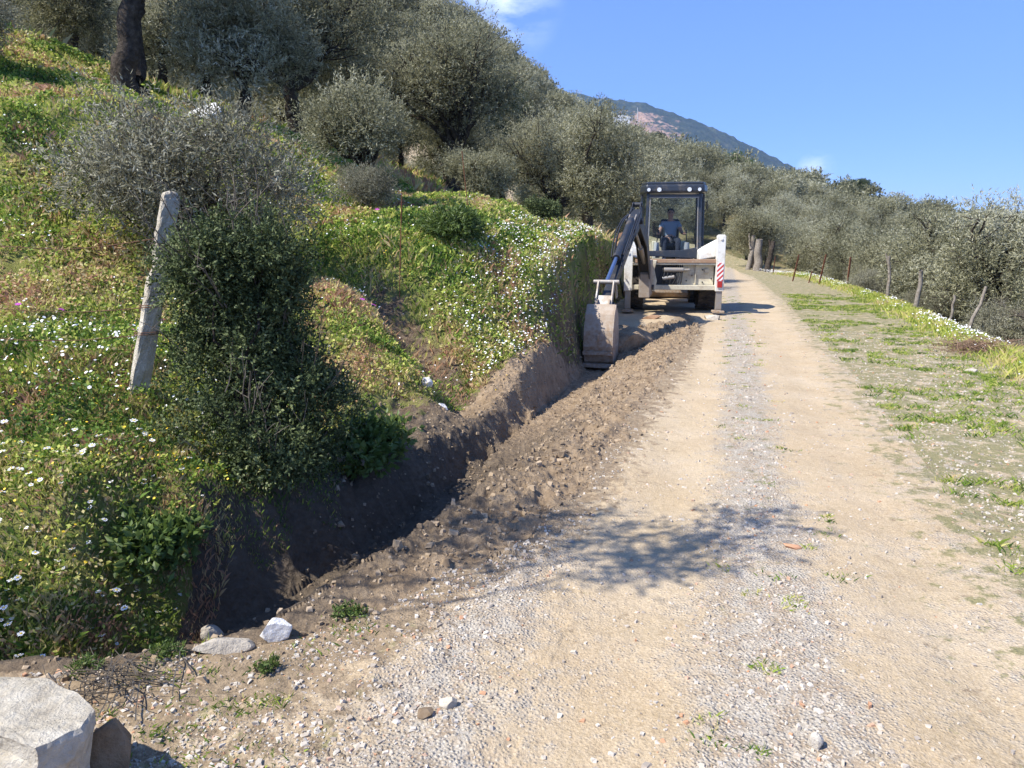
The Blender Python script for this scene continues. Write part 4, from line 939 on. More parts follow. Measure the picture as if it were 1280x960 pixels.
# ------------------------------------------------------------------ the backhoe loader, seen from behind
def backhoe():
    hd = R(8.0); O = Vector((3.72, 17.5, 0)); r = empty('backhoe_loader', O, -hd)
    tag(r, 'cream and black backhoe loader digging a roadside trench with its rear arm', 'backhoe loader')
    X, Y, Z = Vector((1, 0, 0)), Vector((0, 1, 0)), Vector((0, 0, 1))
    # chassis and engine bonnet
    m = MB(); m.box((0, 1.6, .78), (.72, 2.9, .42)); m.box((0, .45, .88), (1.15, .7, .5)); m.cyl((-.72, 1.15, .70), (.72, 1.15, .70), .14); m.cyl((-.75, 3.45, .48), (.75, 3.45, .48), .09); m.box((0, 3.4, .62), (.34, .5, .3))
    m.build('chassis', P['black'], r, .01)
    m = MB(); m.prism([(1.95, .95), (4.1, .90), (4.15, 1.42), (3.7, 1.56), (1.95, 1.66)], (0, 0, 0), Y, Z, .86); m.build('bonnet', P['cream'], r, .03)
    g_ = MB(); [g_.box((0, 4.165, .98 + .07 * k), (.7, .02, .035)) for k in range(6)]; g_.build('grille', P['black'], r)
    m = MB(); m.cyl((.28, 3.1, 1.55), (.28, 3.1, 2.15), .035); m.build('exhaust', P['black'], r)
    # wheels
    def wheel(x, y, rad, w, rr):
        z = rad; e_ = MB(); pr = [(rr, -w * .42), (rad * .80, -w * .5), (rad * .955, -w * .46), (rad * .97, 0), (rad * .955, w * .46), (rad * .80, w * .5), (rr, w * .42), (rr * .96, 0), (rr, -w * .42)]
        e_.lathe(pr, (x, y, z), X, 40)
        for k in range(22):
            for sgn in (-1, 1):
                a = 2 * math.pi * (k + (.5 if sgn > 0 else 0)) / 22; c, s_ = math.cos(a), math.sin(a); c2, s2 = math.cos(a + .16), math.sin(a + .16)
                e_.beam((x + sgn * w * .03, y + c * rad * .975, z + s_ * rad * .975), (x + sgn * w * .47, y + c2 * rad * .965, z + s2 * rad * .965), .05 * rad / .7, .045, up=(0, c, s_))
        ty = e_.build('wheel', P['rubber'], r)
        q = MB(); q.lathe([(rr, -w * .36), (rr * .93, -w * .30), (rr * .85, -w * .12), (rr * .35, -w * .05), (.001, -w * .05)], (x, y, z), X, 28); q.lathe([(rr, w * .36), (rr * .93, w * .30), (rr * .85, w * .12), (rr * .35, w * .05), (.001, w * .05)], (x, y, z), X, 28)
        for k in range(8): a = k * math.pi / 4; q.cyl((x - w * .1, y + math.cos(a) * rr * .5, z + math.sin(a) * rr * .5), (x + w * .1, y + math.cos(a) * rr * .5, z + math.sin(a) * rr * .5), .018, n=6)
        q.build('rim', P['cream'], ty)
    for sx in (-1, 1): wheel(sx * .86, 1.15, .70, .44, .36); wheel(sx * .82, 3.45, .46, .30, .24)
    # fenders
    for sx in (-1, 1):
        m = MB(); pr = [(.33, 1.10), (.62, 1.42), (1.15, 1.52), (1.72, 1.42), (1.98, 1.10), (1.93, 1.07), (1.68, 1.36), (1.15, 1.46), (.66, 1.36), (.38, 1.07)]
        m.prism(pr, (sx * .86, 0, 0), Y, Z, .46); m.build('fender', P['cream'], r, .012)
        # sloping cover beside the cab
        m = MB(); x0, x1 = sx * .58, sx * 1.02
        m.add([(x0, .12, 1.22), (x1, .12, 1.30), (x1, .12, 1.58), (x0, .12, 1.34), (x0, .75, 1.22), (x1, .75, 1.30), (x1, .75, 1.70), (x0, .75, 1.46)], [(0, 1, 2, 3), (7, 6, 5, 4), (0, 4, 5, 1), (3, 2, 6, 7), (0, 3, 7, 4), (1, 5, 6, 2)]); m.build('side_cover', P['white'], r, .02)
    # the rear frame the digging arm slides on
    m = MB(); m.box((.12, -.02, 1.20), (2.0, .14, .085)); m.build('upper_slide_beam', P['rustb'], r, .008)
    m = MB(); m.box((.0, -.025, 1.135), (1.94, .09, .038)); m.build('beam_lip', P['cream'], r)
    m = MB(); m.box((.0, -.02, .60), (2.06, .14, .11)); m.build('lower_slide_beam', P['cream'], r, .01)
    m = MB(); m.box((.50, .10, .88), (.82, .05, .46)); m.box((.50, .05, .88), (.02, .05, .44)); m.box((.2, .06, .88), (.018, .03, .44)); m.box((.75, .055, .97), (.1, .03, .1)); m.build('rear_panel', P['cream'], r, .008)
    m = MB()
    for (bx, bz) in ((.3, .75), (.3, .98), (.66, .72), (.66, 1.0), (.42, .87), (.86, .8)): m.cyl((bx, .02, bz), (bx, .08, bz), .016, n=8)
    m.build('bolt', P['black'], r)
    m = MB(); m.cyl((-.22, -.03, 1.0), (.22, -.03, 1.0), .055); m.cyl((.2, -.03, 1.0), (.36, -.03, 1.0), .03); m.cyl((-.25, -.04, .8), (.02, -.04, .84), .045); m.build('swing_cylinder', P['steel'], r, .005)
    m = MB(); rg2 = random.Random(3)
    for k in range(9):
        a = Vector((-.2 + .05 * k, .02, 1.12)); b_ = Vector((-.32 + .06 * k, -.06, .68)); mid = (a + b_) / 2 + Vector((rg2.uniform(-.08, .1), -.08, rg2.uniform(-.1, .05)))
        pts = [(1 - t) ** 2 * a + 2 * t * (1 - t) * mid + t * t * b_ for t in [i / 8 for i in range(9)]]; m.tube(pts, .013, 6)
    m.build('hose_bundle', P['hose'], r, smooth=True)
    # stabilisers: vertical tubes at each end of the frame
    for sx in (-1, 1):
        m = MB(); top = 1.77 if sx > 0 else 1.45; x = sx * 1.03
        m.box((x, -.03, (top + .52) / 2), (.19, .20, top - .52)); m.box((x, -.03, top + .005), (.15, .16, .03)); m.cyl((x, -.15, top - .08), (x, .09, top - .08), .032)
        st = m.build('stabiliser', P['white'], r, .012)
        m = MB(); m.box((x, -.03, .34), (.135, .14, .50)); m.build('stabiliser_leg', P['steel'], st, .008)
        m = MB(); m.box((x, -.03, .055), (.26, .34, .05)); m.box((x, -.03, .10), (.12, .14, .06)); m.build('stabiliser_foot', P['clayed'], st, .008)
        if sx > 0:
            m = MB(); m.box((0, 0, 0), (.135, .008, .40)); q = m.build('warning_plate', P['stripes'], st); q.location = (x, -.1365, .96)
            m = MB(); m.box((x, -.145, .68), (.11, .03, .14)); m.build('tail_lamp', P['redl'], st, .006)
    # swing post casting
    px, py = -.62, -.16
    m = MB(); m.prism([(-.20, .52), (.12, .52), (.16, .75), (.10, 1.0), (.15, 1.22), (-.17, 1.22), (-.22, .9)], (px + .08, -.10, 0), X, Z, .16)
    m.cyl((px, -.30, .52), (px, -.30, .64), .13); m.cyl((px, -.30, 1.06), (px, -.30, 1.16), .13); m.cyl((px, -.30, .50), (px, -.30, 1.2), .05); m.box((px, -.20, .58), (.22, .2, .10)); m.box((px, -.2, 1.11), (.22, .2, .08)); m.build('kingpost_carriage', P['cream'], r, .012)
    # arm: boom, dipper, bucket in the plane swung slightly left
    piv = Vector((px, -.36, .62)); elb = Vector((-.975, -2.76, 2.02)); pin = Vector((-1.47, -5.62, .62))
    horiz = Vector((pin.x - piv.x, pin.y - piv.y, 0)).normalized(); N = horiz.cross(Z).normalized()
    sw = MB(); sw.prism([(-.12, -.16), (.35, -.22), (.42, .30), (.20, .62), (-.10, .62)], piv, horiz, Z, .24); sw.build('swing_casting', P['clayed'], r, .012)
    mid = piv.lerp(elb, .5) + Vector((0, 0, .34)) - horiz * .12
    bo = MB()
    for sgn in (-1, 1):
        o_ = N * (.105 * sgn); bo.beam(piv + o_, mid + o_, .022, .26, h2=.30); bo.beam(mid + o_, elb + o_, .022, .30, h2=.20)
    bo.beam(piv.lerp(mid, .15), mid, .20, .03); bo.beam(mid, elb.lerp(mid, .1), .20, .03); bo.cyl(elb - N * .17, elb + N * .17, .06); bo.cyl(piv - N * .17, piv + N * .17, .06)
    boom = bo.build('boom', P['black'], r, .006)
    c = MB(); c.cyl(piv + Vector((0, 0, .35)) + N * .0, piv.lerp(elb, .55) + Vector((0, 0, .12)), .055); c.cyl(piv.lerp(elb, .55) + Vector((0, 0, .12)), elb - Vector((0, 0, .12)), .03); c.build('boom_cylinder', P['steel'], boom)
    dd = (pin - elb).normalized(); up = N.cross(dd)
    if up.z < 0: up = -up
    tail = elb - dd * .42 + up * .16
    di = MB()
    di.beam(elb - dd * .28, elb.lerp(pin, .55), .17, .26, up=tuple(up), w2=.15, h2=.20); di.beam(elb.lerp(pin, .55), pin + dd * .02, .15, .20, up=tuple(up), w2=.13, h2=.14)
    for sgn in (-1, 1): di.beam(elb + N * .095 * sgn, tail + N * .07 * sgn, .02, .16, up=tuple(up)); di.beam(elb - dd * .3 + N * .10 * sgn, elb + dd * .55 + N * .10 * sgn, .018, .32, up=tuple(up), h2=.2)
    di.cyl(tail - N * .10, tail + N * .10, .045); di.cyl(pin - N * .17, pin + N * .17, .045); dip = di.build('dipper_arm', P['black'], r, .008)
    s2 = MB()
    for sgn in (-1, 1): s2.beam(elb + dd * .1 + up * .17 + N * .06 * sgn, elb.lerp(pin, .52) + up * .14 + N * .06 * sgn, .025, .035, up=tuple(up))
    s2.build('slide_rail', P['steel'], dip, .004)
    c0 = elb.lerp(pin, .12) + up * .20; c1 = elb.lerp(pin, .62) + up * .22; knee = pin - dd * .30 + up * .26
    bc = MB(); bc.cyl(c0, c1, .062); bc.cyl(c1 - dd * .06, c1 + dd * .02, .074); bc.cyl(c0 - dd * .06, c0, .05); bcy = bc.build('bucket_cylinder', P['black'], dip, .004)
    rd = MB(); rd.cyl(c1, knee, .033); rd.build('cylinder_rod', P['chrome'], bcy)
    hs = MB()
    for k, (o1, o2, o3) in enumerate([(.10, .20, .02), (.12, .26, -.03), (-.09, .22, .04), (-.115, .17, .0), (.085, .30, .05)]):
        a = elb - dd * .1 + N * o1 + up * .1; b_ = elb.lerp(pin, .45 + .1 * (k % 3)) + N * (o1 * 1.1) + up * .12; md = (a + b_) / 2 + up * o2 + N * (o1 * .8); pts = [(1 - t) ** 2 * a + 2 * t * (1 - t) * md + t * t * b_ for t in [i / 12 for i in range(13)]]; hs.tube(pts, .014, 6)
    for k in range(4):
        a = piv + Vector((.05 * k - .1, 0, .5)); b_ = elb - dd * .1 + N * (.05 * k - .08); md = (a + b_) / 2 + Vector((.0, 0, .45)); pts = [(1 - t) ** 2 * a + 2 * t * (1 - t) * md + t * t * b_ for t in [i / 12 for i in range(13)]]; hs.tube(pts, .014, 6)
    hs.build('hydraulic_hose', P['hose'], dip, smooth=True)
    # tipping link and bucket
    bp = pin + horiz * .30 - Z * .34        # second bucket pin, away from machine
    bk = empty('bucket_root', (0, 0, 0)); bpy.data.objects.remove(bk)
    lk = MB()
    for sgn in (-1, 1): lk.beam(knee + N * .155 * sgn, pin - dd * .28 + N * .155 * sgn - up * .02, .025, .07, up=tuple(up)); lk.beam(knee + N * .125 * sgn, bp + N * .125 * sgn, .028, .085, up=tuple(horiz))
    lk.cyl(knee - N * .21, knee + N * .21, .036); lk.beam(knee.lerp(bp, .3), knee.lerp(bp, .85), .22, .02, up=tuple(horiz)); lk.cyl(bp - N * .17, bp + N * .17, .036); lk.build('bucket_link', P['steel'], dip, .006)
    # bucket: side outline in (horiz, z) relative to its pin; open towards the machine
    W = .43
    shell = [(.20, .05), (.34, -.10), (.44, -.34), (.46, -.60), (.38, -.84), (.22, -.98), (-.02, -1.02), (-.16, -.98)]
    inner = [(x - .022 * (1 if i < 5 else .2), y + .022 * (0 if i < 3 else 1)) for i, (x, y) in enumerate(shell)]
    base = pin + Vector((0, 0, -.02)); bu = MB()
    prof = shell + inner[::-1]; bu.prism(prof, base, horiz, Z, W)
    side = [(.20, .05), (.34, -.10), (.44, -.34), (.46, -.60), (.38, -.84), (.22, -.98), (-.02, -1.02), (-.16, -.98), (-.12, -.55), (-.02, -.15)]
    for sgn in (-1, 1): bu.prism(side, base + N * (W / 2 + .009) * sgn, horiz, Z, .022)
    for sgn in (-1, 1): bu.prism([(-.1, .10), (.10, .12), (.36, -.18), (.40, -.36), (.10, -.2), (-.06, -.06)], base + N * .10 * sgn, horiz, Z, .03)
    bu.box(base + horiz * .47 - Z * .45, (.03, .03, .10)); bucket = bu.build('bucket', P['clayed'], r, .006)
    for k in range(4):
        o_ = N * (W / 2 * (-.85 + .567 * k)); t_ = MB(); t_.beam(base + o_ + horiz * .0 - Z * 1.025, base + o_ - horiz * .26 - Z * .97, .07, .05, w2=.035, h2=.015); t_.build('bucket_tooth', P['steel'], bucket, .003)
    w_ = MB()
    for zz in (-.70, -.90): w_.prism([(.36, zz - .03), (.475, zz - .03), (.475, zz + .03), (.36, zz + .03)], base, horiz, Z, W + .05)
    w_.build('wear_strip', P['clayed'], bucket, .004)
    # cab
    yb, yf = .72, 2.2; zb, zt = 1.30, 2.76
    wb, wf = .635, .76      # half width at the rear and along the sides
    def pillar(a, b, w=.07, d=.07): m = MB(); m.beam(a, b, w, d, up=(0, 1, 0)); return m.build('cab_pillar', P['cab'], r, .012)
    pillar((-wb, yb, zb), (-wb + .03, yb + .03, zt)); pillar((wb, yb, zb), (wb - .03, yb + .03, zt))
    pillar((-wf, yb + .62, 1.25), (-wf + .03, yb + .60, zt), .06, .09); pillar((wf, yb + .62, 1.25), (wf - .03, yb + .60, zt), .06, .09)
    pillar((-wf + .05, yf, 1.2), (-wf + .1, yf - .1, zt)); pillar((wf - .05, yf, 1.2), (wf - .1, yf - .1, zt))
    m = MB(); m.prism([(-wb - .04, 0), (wb + .04, 0), (wf + .03, .45), (wf + .0, 1.35), (wf - .15, 1.55), (-wf + .15, 1.55), (-wf, 1.35), (-wf - .03, .45)], (0, yb - .12, zt + .10), X, Y, .20); m.build('cab_roof', P['cab'], r, .05)
    m = MB(); m.prism([(-wb - .02, .06), (wb + .02, .06), (wf + .0, .5), (wf - .04, 1.25), (-wf + .04, 1.25), (-wf, .5)], (0, yb - .12, zt + .225), X, Y, .06); m.build('roof_cap', P['cab'], r, .02)
    m = MB(); m.add([(-wb, yb - .03, 1.30), (wb, yb - .03, 1.24), (wb, yb - .03, 1.52), (.2, yb - .03, 1.44), (-wb, yb - .03, 1.42), (-wb, yb + .05, 1.30), (wb, yb + .05, 1.24), (wb, yb + .05, 1.52), (.2, yb + .05, 1.44), (-wb, yb + .05, 1.42)], [(0, 1, 2, 3, 4), (9, 8, 7, 6, 5), (0, 5, 6, 1), (1, 6, 7, 2), (2, 7, 8, 3), (3, 8, 9, 4), (4, 9, 5, 0)]); m.build('rear_sill', P['cab'], r, .012)
    m = MB(); m.box((0, yb + .01, zt - .06), (2 * wb, .05, .06)); m.build('window_header', P['cab'], r, .008)
    m = MB()   # grey inner window frame
    for sx in (-1, 1): m.beam((sx * (wb - .06), yb - .02, 1.46), (sx * (wb - .085), yb + .005, zt - .08), .025, .03, up=(0, 1, 0))
    m.beam((-wb + .06, yb + .0, zt - .10), (wb - .06, yb + .0, zt - .10), .025, .03, up=(0, 1, 0)); m.build('window_frame', P['steel'], r, .004)
    def pane(vs, nm='cab_glass'): m = MB(); m.add(vs, [(0, 1, 2, 3)]); return m.build(nm, P['glass'], r)
    pane([(-wb + .04, yb + .012, 1.45), (wb - .04, yb + .012, 1.48), (wb - .05, yb + .03, zt - .08), (-wb + .05, yb + .03, zt - .08)], 'rear_window')
    for sx in (-1, 1):
        pane([(sx * wb, yb + .04, 1.34), (sx * wf, yb + .58, 1.32), (sx * (wf - .03), yb + .57, zt), (sx * (wb - .03), yb + .06, zt)], 'side_window')
        pane([(sx * wf, yb + .66, 1.28), (sx * (wf - .05), yf - .04, 1.28), (sx * (wf - .1), yf - .12, zt), (sx * (wf - .03), yb + .64, zt)], 'door_glass')
        m = MB(); m.add([(sx * (wb + .01), yb, 1.22), (sx * (wf + .01), yb + .62, 1.2), (sx * (wf + .01), yf, 1.15), (sx * (wf + .01), yf, 1.36), (sx * (wf + .01), yb + .62, 1.40), (sx * (wb + .01), yb, 1.42)], [(0, 1, 4, 5), (1, 2, 3, 4)]); m.build('side_panel', P['cab'], r)
    pane([(-wf + .1, yf, 1.62), (wf - .1, yf, 1.62), (wf - .14, yf - .1, zt), (-wf + .14, yf - .1, zt)], 'windscreen')
    m = MB(); m.box((0, 1.45, 1.18), (1.38, 1.45, .06)); m.build('cab_floor', P['black'], r)
    for x, rr_ in ((-.60, .045), (-.36, .055), (.33, .055), (.56, .045)):
        m = MB(); m.box((x, yb - .135, zt + .07), (rr_ * 2.1, .07, .105)); l = m.build('work_lamp', P['black'], r, .01)
        m = MB(); m.cyl((x, yb - .172, zt + .07), (x, yb - .178, zt + .07), rr_ * .88, n=16); m.build('lamp_lens', P['lamp'], l)
    m = MB(); m.cyl((-.5, yb + .0, zt + .2), (-.5, yb + .0, zt + .25), .05, .04); m.build('amber_marker', P['amber'], r, .01)
    m = MB(); m.box((.845, 1.5, 2.52), (.03, .05, .22)); m.beam((.76, 1.5, 2.6), (.84, 1.5, 2.58), .02, .02); m.build('wing_mirror', P['black'], r, .01)
    m = MB(); m.box((wf + .012, 2.0, 1.9), (.004, .10, .13)); m.build('cab_sticker', P['white'], r)
    # seat, consoles, levers
    m = MB(); m.box((-.02, 1.42, 1.56), (.48, .46, .12)); m.box((-.02, 1.66, 1.88), (.46, .12, .62), Euler((R(8), 0, 0)).to_matrix()); m.box((-.02, 1.45, 1.36), (.30, .3, .3)); m.build('seat', P['seat'], r, .04)
    for x in (-.36, .36):
        m = MB(); m.cyl((x, 1.02, 1.25), (x, 1.02, 1.62), .085, .055); cc = m.build('lever_console', P['lever'], r, .01)
        m = MB(); m.cyl((x, 1.02, 1.6), (x * .9, .97, 1.86), .012); m.cyl((x * .9, .97, 1.84), (x * .9, .96, 1.92), .026, .02); m.build('control_lever', P['seat'], cc)
    m = MB(); m.lathe([(.17 + .013 * math.cos(t), .013 * math.sin(t)) for t in np.linspace(0, 2 * math.pi, 9)], (0, 1.98, 1.78), (0, -.5, .85), 24); m.build('steering_wheel', P['seat'], r)
    # front loader
    m = MB()
    for sx in (-1, 1): m.beam((sx * .56, 1.9, 1.30), (sx * .56, 3.9, 1.15), .09, .22, h2=.18); m.beam((sx * .56, 3.9, 1.15), (sx * .56, 4.75, .35), .09, .18)
    m.cyl((-.56, 3.9, 1.12), (.56, 3.9, 1.12), .06); m.build('loader_arm', P['cream'], r, .012)
    m = MB(); lp = [(4.75, .75), (4.72, .18), (4.85, .04), (5.65, .03), (5.65, .055), (4.88, .08), (4.765, .2), (4.79, .75)]; m.prism(lp, (0, 0, 0), Y, Z, 2.2)
    for sx in (-1, 1): m.prism([(4.75, .75), (4.72, .18), (4.85, .04), (5.65, .03), (5.35, .45)], (sx * 1.09, 0, 0), Y, Z, .03)
    m.build('loader_bucket', P['clayed'], r, .006)
    r.rotation_euler = (0, 0, -hd); return r
loader = backhoe()

# ------------------------------------------------------------------ the operator
def skin_mesh(name, pts, edges, rad, mat, parent=None, root=0, sub=2):
    me = bpy.data.meshes.new(name); me.from_pydata(pts, edges, []); me.materials.append(mat)
    o = bpy.data.objects.new(name, me); col.objects.link(o)
    if parent: o.parent = parent
    md = o.modifiers.new('skin', 'SKIN'); md.use_smooth_shade = True
    for i, q in enumerate(rad):
        sv = me.skin_vertices[0].data[i]; sv.radius = (q, q) if isinstance(q, (int, float)) else q; sv.use_root = (i == root)
    sb = o.modifiers.new('sub', 'SUBSURF'); sb.levels = sub; sb.render_levels = sub; return o
def operator():
    S = {'skin': flat('skin_tone', (.30, .17, .115), .55), 'shirt': flat('grey_blue_shirt', (.17, .22, .28), .85), 'pants': flat('dark_trousers', (.035, .04, .055), .85), 'cap': flat('dark_hair', (.015, .013, .012), .8), 'shoe': flat('pale_shoe', (.42, .40, .36), .7)}
    # local: sits facing -Y (towards the digging arm); origin = hip on the seat
    p = []; e = []; rd = []
    def v(c, r_, prev=None):
        p.append(c); rd.append(r_)
        if prev is not None: e.append((prev, len(p) - 1))
        return len(p) - 1
    hip = v((0, .05, .10), (.15, .11)); w = v((0, .06, .26), (.14, .10), hip); ch = v((0, .05, .44), (.165, .11), w); nk = v((0, .03, .58), .055, ch); hb = v((0, .015, .66), .06, nk); hm = v((0, .0, .74), (.078, .092), hb); ht = v((0, .01, .83), (.066, .08), hm)
    for s in (-1, 1):
        sh = v((s * .18, .04, .50), .058, ch); el = v((s * .27, -.10, .28), .043, sh); wr = v((s * .31, -.33, .24), .028, el); pa = v((s * .315, -.41, .26), (.036, .02), wr)
        for k, (dx, L) in enumerate([(-.026, .045), (-.009, .055), (.009, .052), (.026, .04)]):
            a = v((s * .315 + dx, -.455, .27), .0095, pa); b = v((s * .315 + dx, -.455 - L * .5, .245), .009, a); v((s * .315 + dx, -.455 - L * .2, .215), .0075, b)
        t = v((s * (.315 - .036), -.40, .275), .0105, pa); v((s * (.315 - .048), -.435, .25), .0085, t)
        th = v((s * .10, -.06, .08), .085, hip); kn = v((s * .17, -.42, .10), .062, th); an = v((s * .16, -.50, -.28), .042, kn); ft = v((s * .17, -.64, -.33), .038, an)
    body = skin_mesh('person', p, e, rd, S['skin'])
    body.rotation_euler = (0, 0, -R(8)); ld = Matrix.Rotation(-R(8), 4, 'Z'); body.location = Vector((3.72, 17.5, 0)) + ld @ Vector((-.02, 1.42, 1.58))
    tag(body, 'machine operator in a grey-blue shirt and dark trousers seated in the digger cab', 'person')
    # shirt: torso and upper arms; trousers: hips and legs
    p2 = [(0, .05, .10), (0, .06, .26), (0, .05, .44), (0, .035, .545)]; e2 = [(0, 1), (1, 2), (2, 3)]; r2 = [(.17, .13), (.155, .118), (.182, .125), .075]
    for s in (-1, 1): i = len(p2); p2 += [(s * .185, .04, .50), (s * .235, -.03, .37)]; e2 += [(2, i), (i, i + 1)]; r2 += [.074, .064]
    skin_mesh('shirt', p2, e2, r2, S['shirt'], body)
    p3 = [(0, .05, .07)]; e3 = []; r3 = [(.165, .12)]
    for s in (-1, 1): i = len(p3); p3 += [(s * .10, -.06, .08), (s * .17, -.42, .10), (s * .16, -.49, -.24)]; e3 += [(0, i), (i, i + 1), (i + 1, i + 2)]; r3 += [.10, .076, .058]
    skin_mesh('trousers', p3, e3, r3, S['pants'], body)
    for s in (-1, 1): skin_mesh('shoe', [(s * .16, -.49, -.31), (s * .165, -.58, -.34), (s * .17, -.68, -.345)], [(0, 1), (1, 2)], [(.05, .055), (.052, .042), (.045, .03)], S['shoe'], body)
    skin_mesh('hair', [(0, .055, .73), (0, .05, .80), (0, .02, .855)], [(0, 1), (1, 2)], [(.085, .06), (.09, .085), (.078, .085)], S['cap'], body)
    m = MB(); m.cyl((-.031, -.083, .755), (-.031, -.09, .755), .011, n=8); m.cyl((.031, -.083, .755), (.031, -.09, .755), .011, n=8); m.build('eyes', S['cap'], body)
    m = MB(); m.add([(-.014, -.085, .72), (.014, -.085, .72), (0, -.118, .722), (0, -.088, .762)], [(0, 1, 2), (0, 2, 3), (1, 3, 2), (0, 3, 1)]); m.build('nose', S['skin'], body)
    m = MB(); m.box((0, -.086, .695), (.045, .012, .009)); m.build('mouth', flat('lips', (.22, .09, .07)), body)
    for s in (-1, 1): m = MB(); m.box((s * .083, .005, .745), (.014, .03, .055)); m.build('ear', S['skin'], body, .006)
operator()

# ------------------------------------------------------------------ concrete post, wires, block
def lofted(name, secs, mat, sub=6, noise=.006, seed=0, parent=None):
    """secs: list of (centre, half_x, half_y, twist) -> weathered square column"""
    V = []; nn = 7; C = []
    for a, b in zip(secs[:-1], secs[1:]):
        for k in range(sub): t = k / sub; C.append([np.array(a[i]) * (1 - t) + np.array(b[i]) * t for i in range(4)])
    C.append([np.array(q) for q in secs[-1]])
    sq = []
    for (x0, y0), (x1, y1) in zip([(-1, -1), (1, -1), (1, 1), (-1, 1)], [(1, -1), (1, 1), (-1, 1), (-1, -1)]):
        for k in range(nn): t = k / nn; sq.append((x0 + (x1 - x0) * t, y0 + (y1 - y0) * t))
    sq = np.array(sq); rc = np.clip(np.abs(sq).prod(1), 0, 1); sq = sq * (1 - .10 * rc ** 6)[:, None]; m = len(sq)
    for c, hx, hy, tw in C:
        ca, sa = math.cos(tw), math.sin(tw); X_ = sq[:, 0] * hx; Y_ = sq[:, 1] * hy
        V.append(np.stack([X_ * ca - Y_ * sa + c[0], X_ * sa + Y_ * ca + c[1], np.full(m, c[2])], 1))
    V = np.array(V); n = len(V); fl = V.reshape(-1, 3)
    an = np.tile(np.arange(m) * .35, n); d = fbm(an * 2, fl[:, 2] * 28, seed, 4) * noise * 3
    cc = np.repeat(np.array([q[0] for q in C]), m, 0); out = unit((fl - cc) * np.array([1, 1, 0])); fl = fl + out * d[:, None]
    i = np.arange(n - 1)[:, None] * m; j = np.arange(m)[None]; Q = np.stack([i + j, i + (j + 1) % m, i + m + (j + 1) % m, i + m + j], -1).reshape(-1, 4)
    top = np.arange((n - 1) * m, n * m); ctr = len(fl); fl = np.vstack([fl, fl[top].mean(0) + [0, 0, .012]]); Q = np.vstack([Q, np.stack([top[::2], top[1::2], np.roll(top, -2)[::2], np.full(m // 2, ctr)], 1)])
    return mesh_np(name, fl, Q, mat, parent, smooth=False)
bx, by = -2.54, 5.0; bz = gz(bx, by) - .05
print('POST', bz)
tw = .62; LN = .235
hp = lambda z_, dx=0, dy=0: (LN * z_ + dx, .04 * z_ + dy, z_)
post = lofted('concrete_post', [(hp(-.25), 0.0619, 0.0585, tw), (hp(.10), 0.0611, 0.0568, tw), (hp(.60), 0.0576, 0.0542, tw), (hp(.80), 0.0568, 0.0533, tw), (hp(.86, .012), 0.0482, 0.0482, tw), (hp(.90, .0, .01), 0.0413, 0.0396, tw + .2), (hp(.95, -.012, .01), 0.0430, 0.0396, tw + .15), (hp(.99, -.010, .0), 0.0464, 0.0430, tw), (hp(1.02, .006), 0.0516, 0.0464, tw), (hp(1.10), 0.0550, 0.0499, tw), (hp(1.30), 0.0533, 0.0482, tw), (hp(1.335, -.006), 0.0447, 0.0430, tw), (hp(1.35, -.01), 0.0344, 0.0361, tw)], M['concrete'], 5, .007, 3)
post.location = (bx, by, bz); tag(post, 'leaning weathered concrete fence post with a broken notch, left of the dark bush', 'fence post')
M['wire'] = mat_noise('rusty_wire', [(.3, (.07, .035, .02)), (.7, (.20, .10, .06))], 20, .9, 0)
def wire(pts, rad, label, barbs=0, seed=0, wrap=None):
    rng = np.random.default_rng(seed); P_ = []
    for a, b in zip(pts[:-1], pts[1:]):
        q = wob_path(rng, a, b, 16, .012, -.03); P_ += list(q[:-1])
    P_.append(np.array(pts[-1])); P_ = np.array(P_); paths = [(P_, np.full(len(P_), rad))]
    for k in range(barbs):
        t = P_[rng.integers(len(P_))]; d = rng.normal(size=3) * .011; paths.append((np.array([t - d, t + d]), np.full(2, rad * .7)))
    if wrap is not None:
        c, r_ = wrap; a = np.linspace(0, 4 * np.pi, 26); paths.append((np.stack([c[0] + np.cos(a) * r_, c[1] + np.sin(a) * r_, c[2] + a * .002], 1), np.full(26, rad)))
    V, Q = tube_arrays(paths, 4); return tag(mesh_np('barbed_wire', V, Q, M['wire']), label, 'wire')
def pp(z_): return (bx + .235 * z_, by + .04 * z_, bz + z_)
wire([pp(.42), (-3.6, 4.9, bz + .42), (-5.2, 4.8, bz + .8)], .0028, 'lower barbed wire running left from the concrete post through the daisies', 30, 1, (pp(.42), .082))
wire([pp(.60), (-3.7, 5.0, bz + .63), (-5.4, 4.9, bz + 1.1)], .0028, 'middle barbed wire running left from the concrete post', 30, 2, (pp(.60), .080))
wire([pp(1.06), (-3.8, 5.1, bz + 1.03), (-5.5, 5.0, bz + 1.4)], .0028, 'top barbed wire running left from the notch of the concrete post', 20, 3, (pp(1.0), .056))
wire([pp(.10), (-3.0, 4.8, bz + .13), (-4.6, 4.5, bz + .5)], .0022, 'slack bottom wire lying over the grass left of the concrete post', 10, 4)
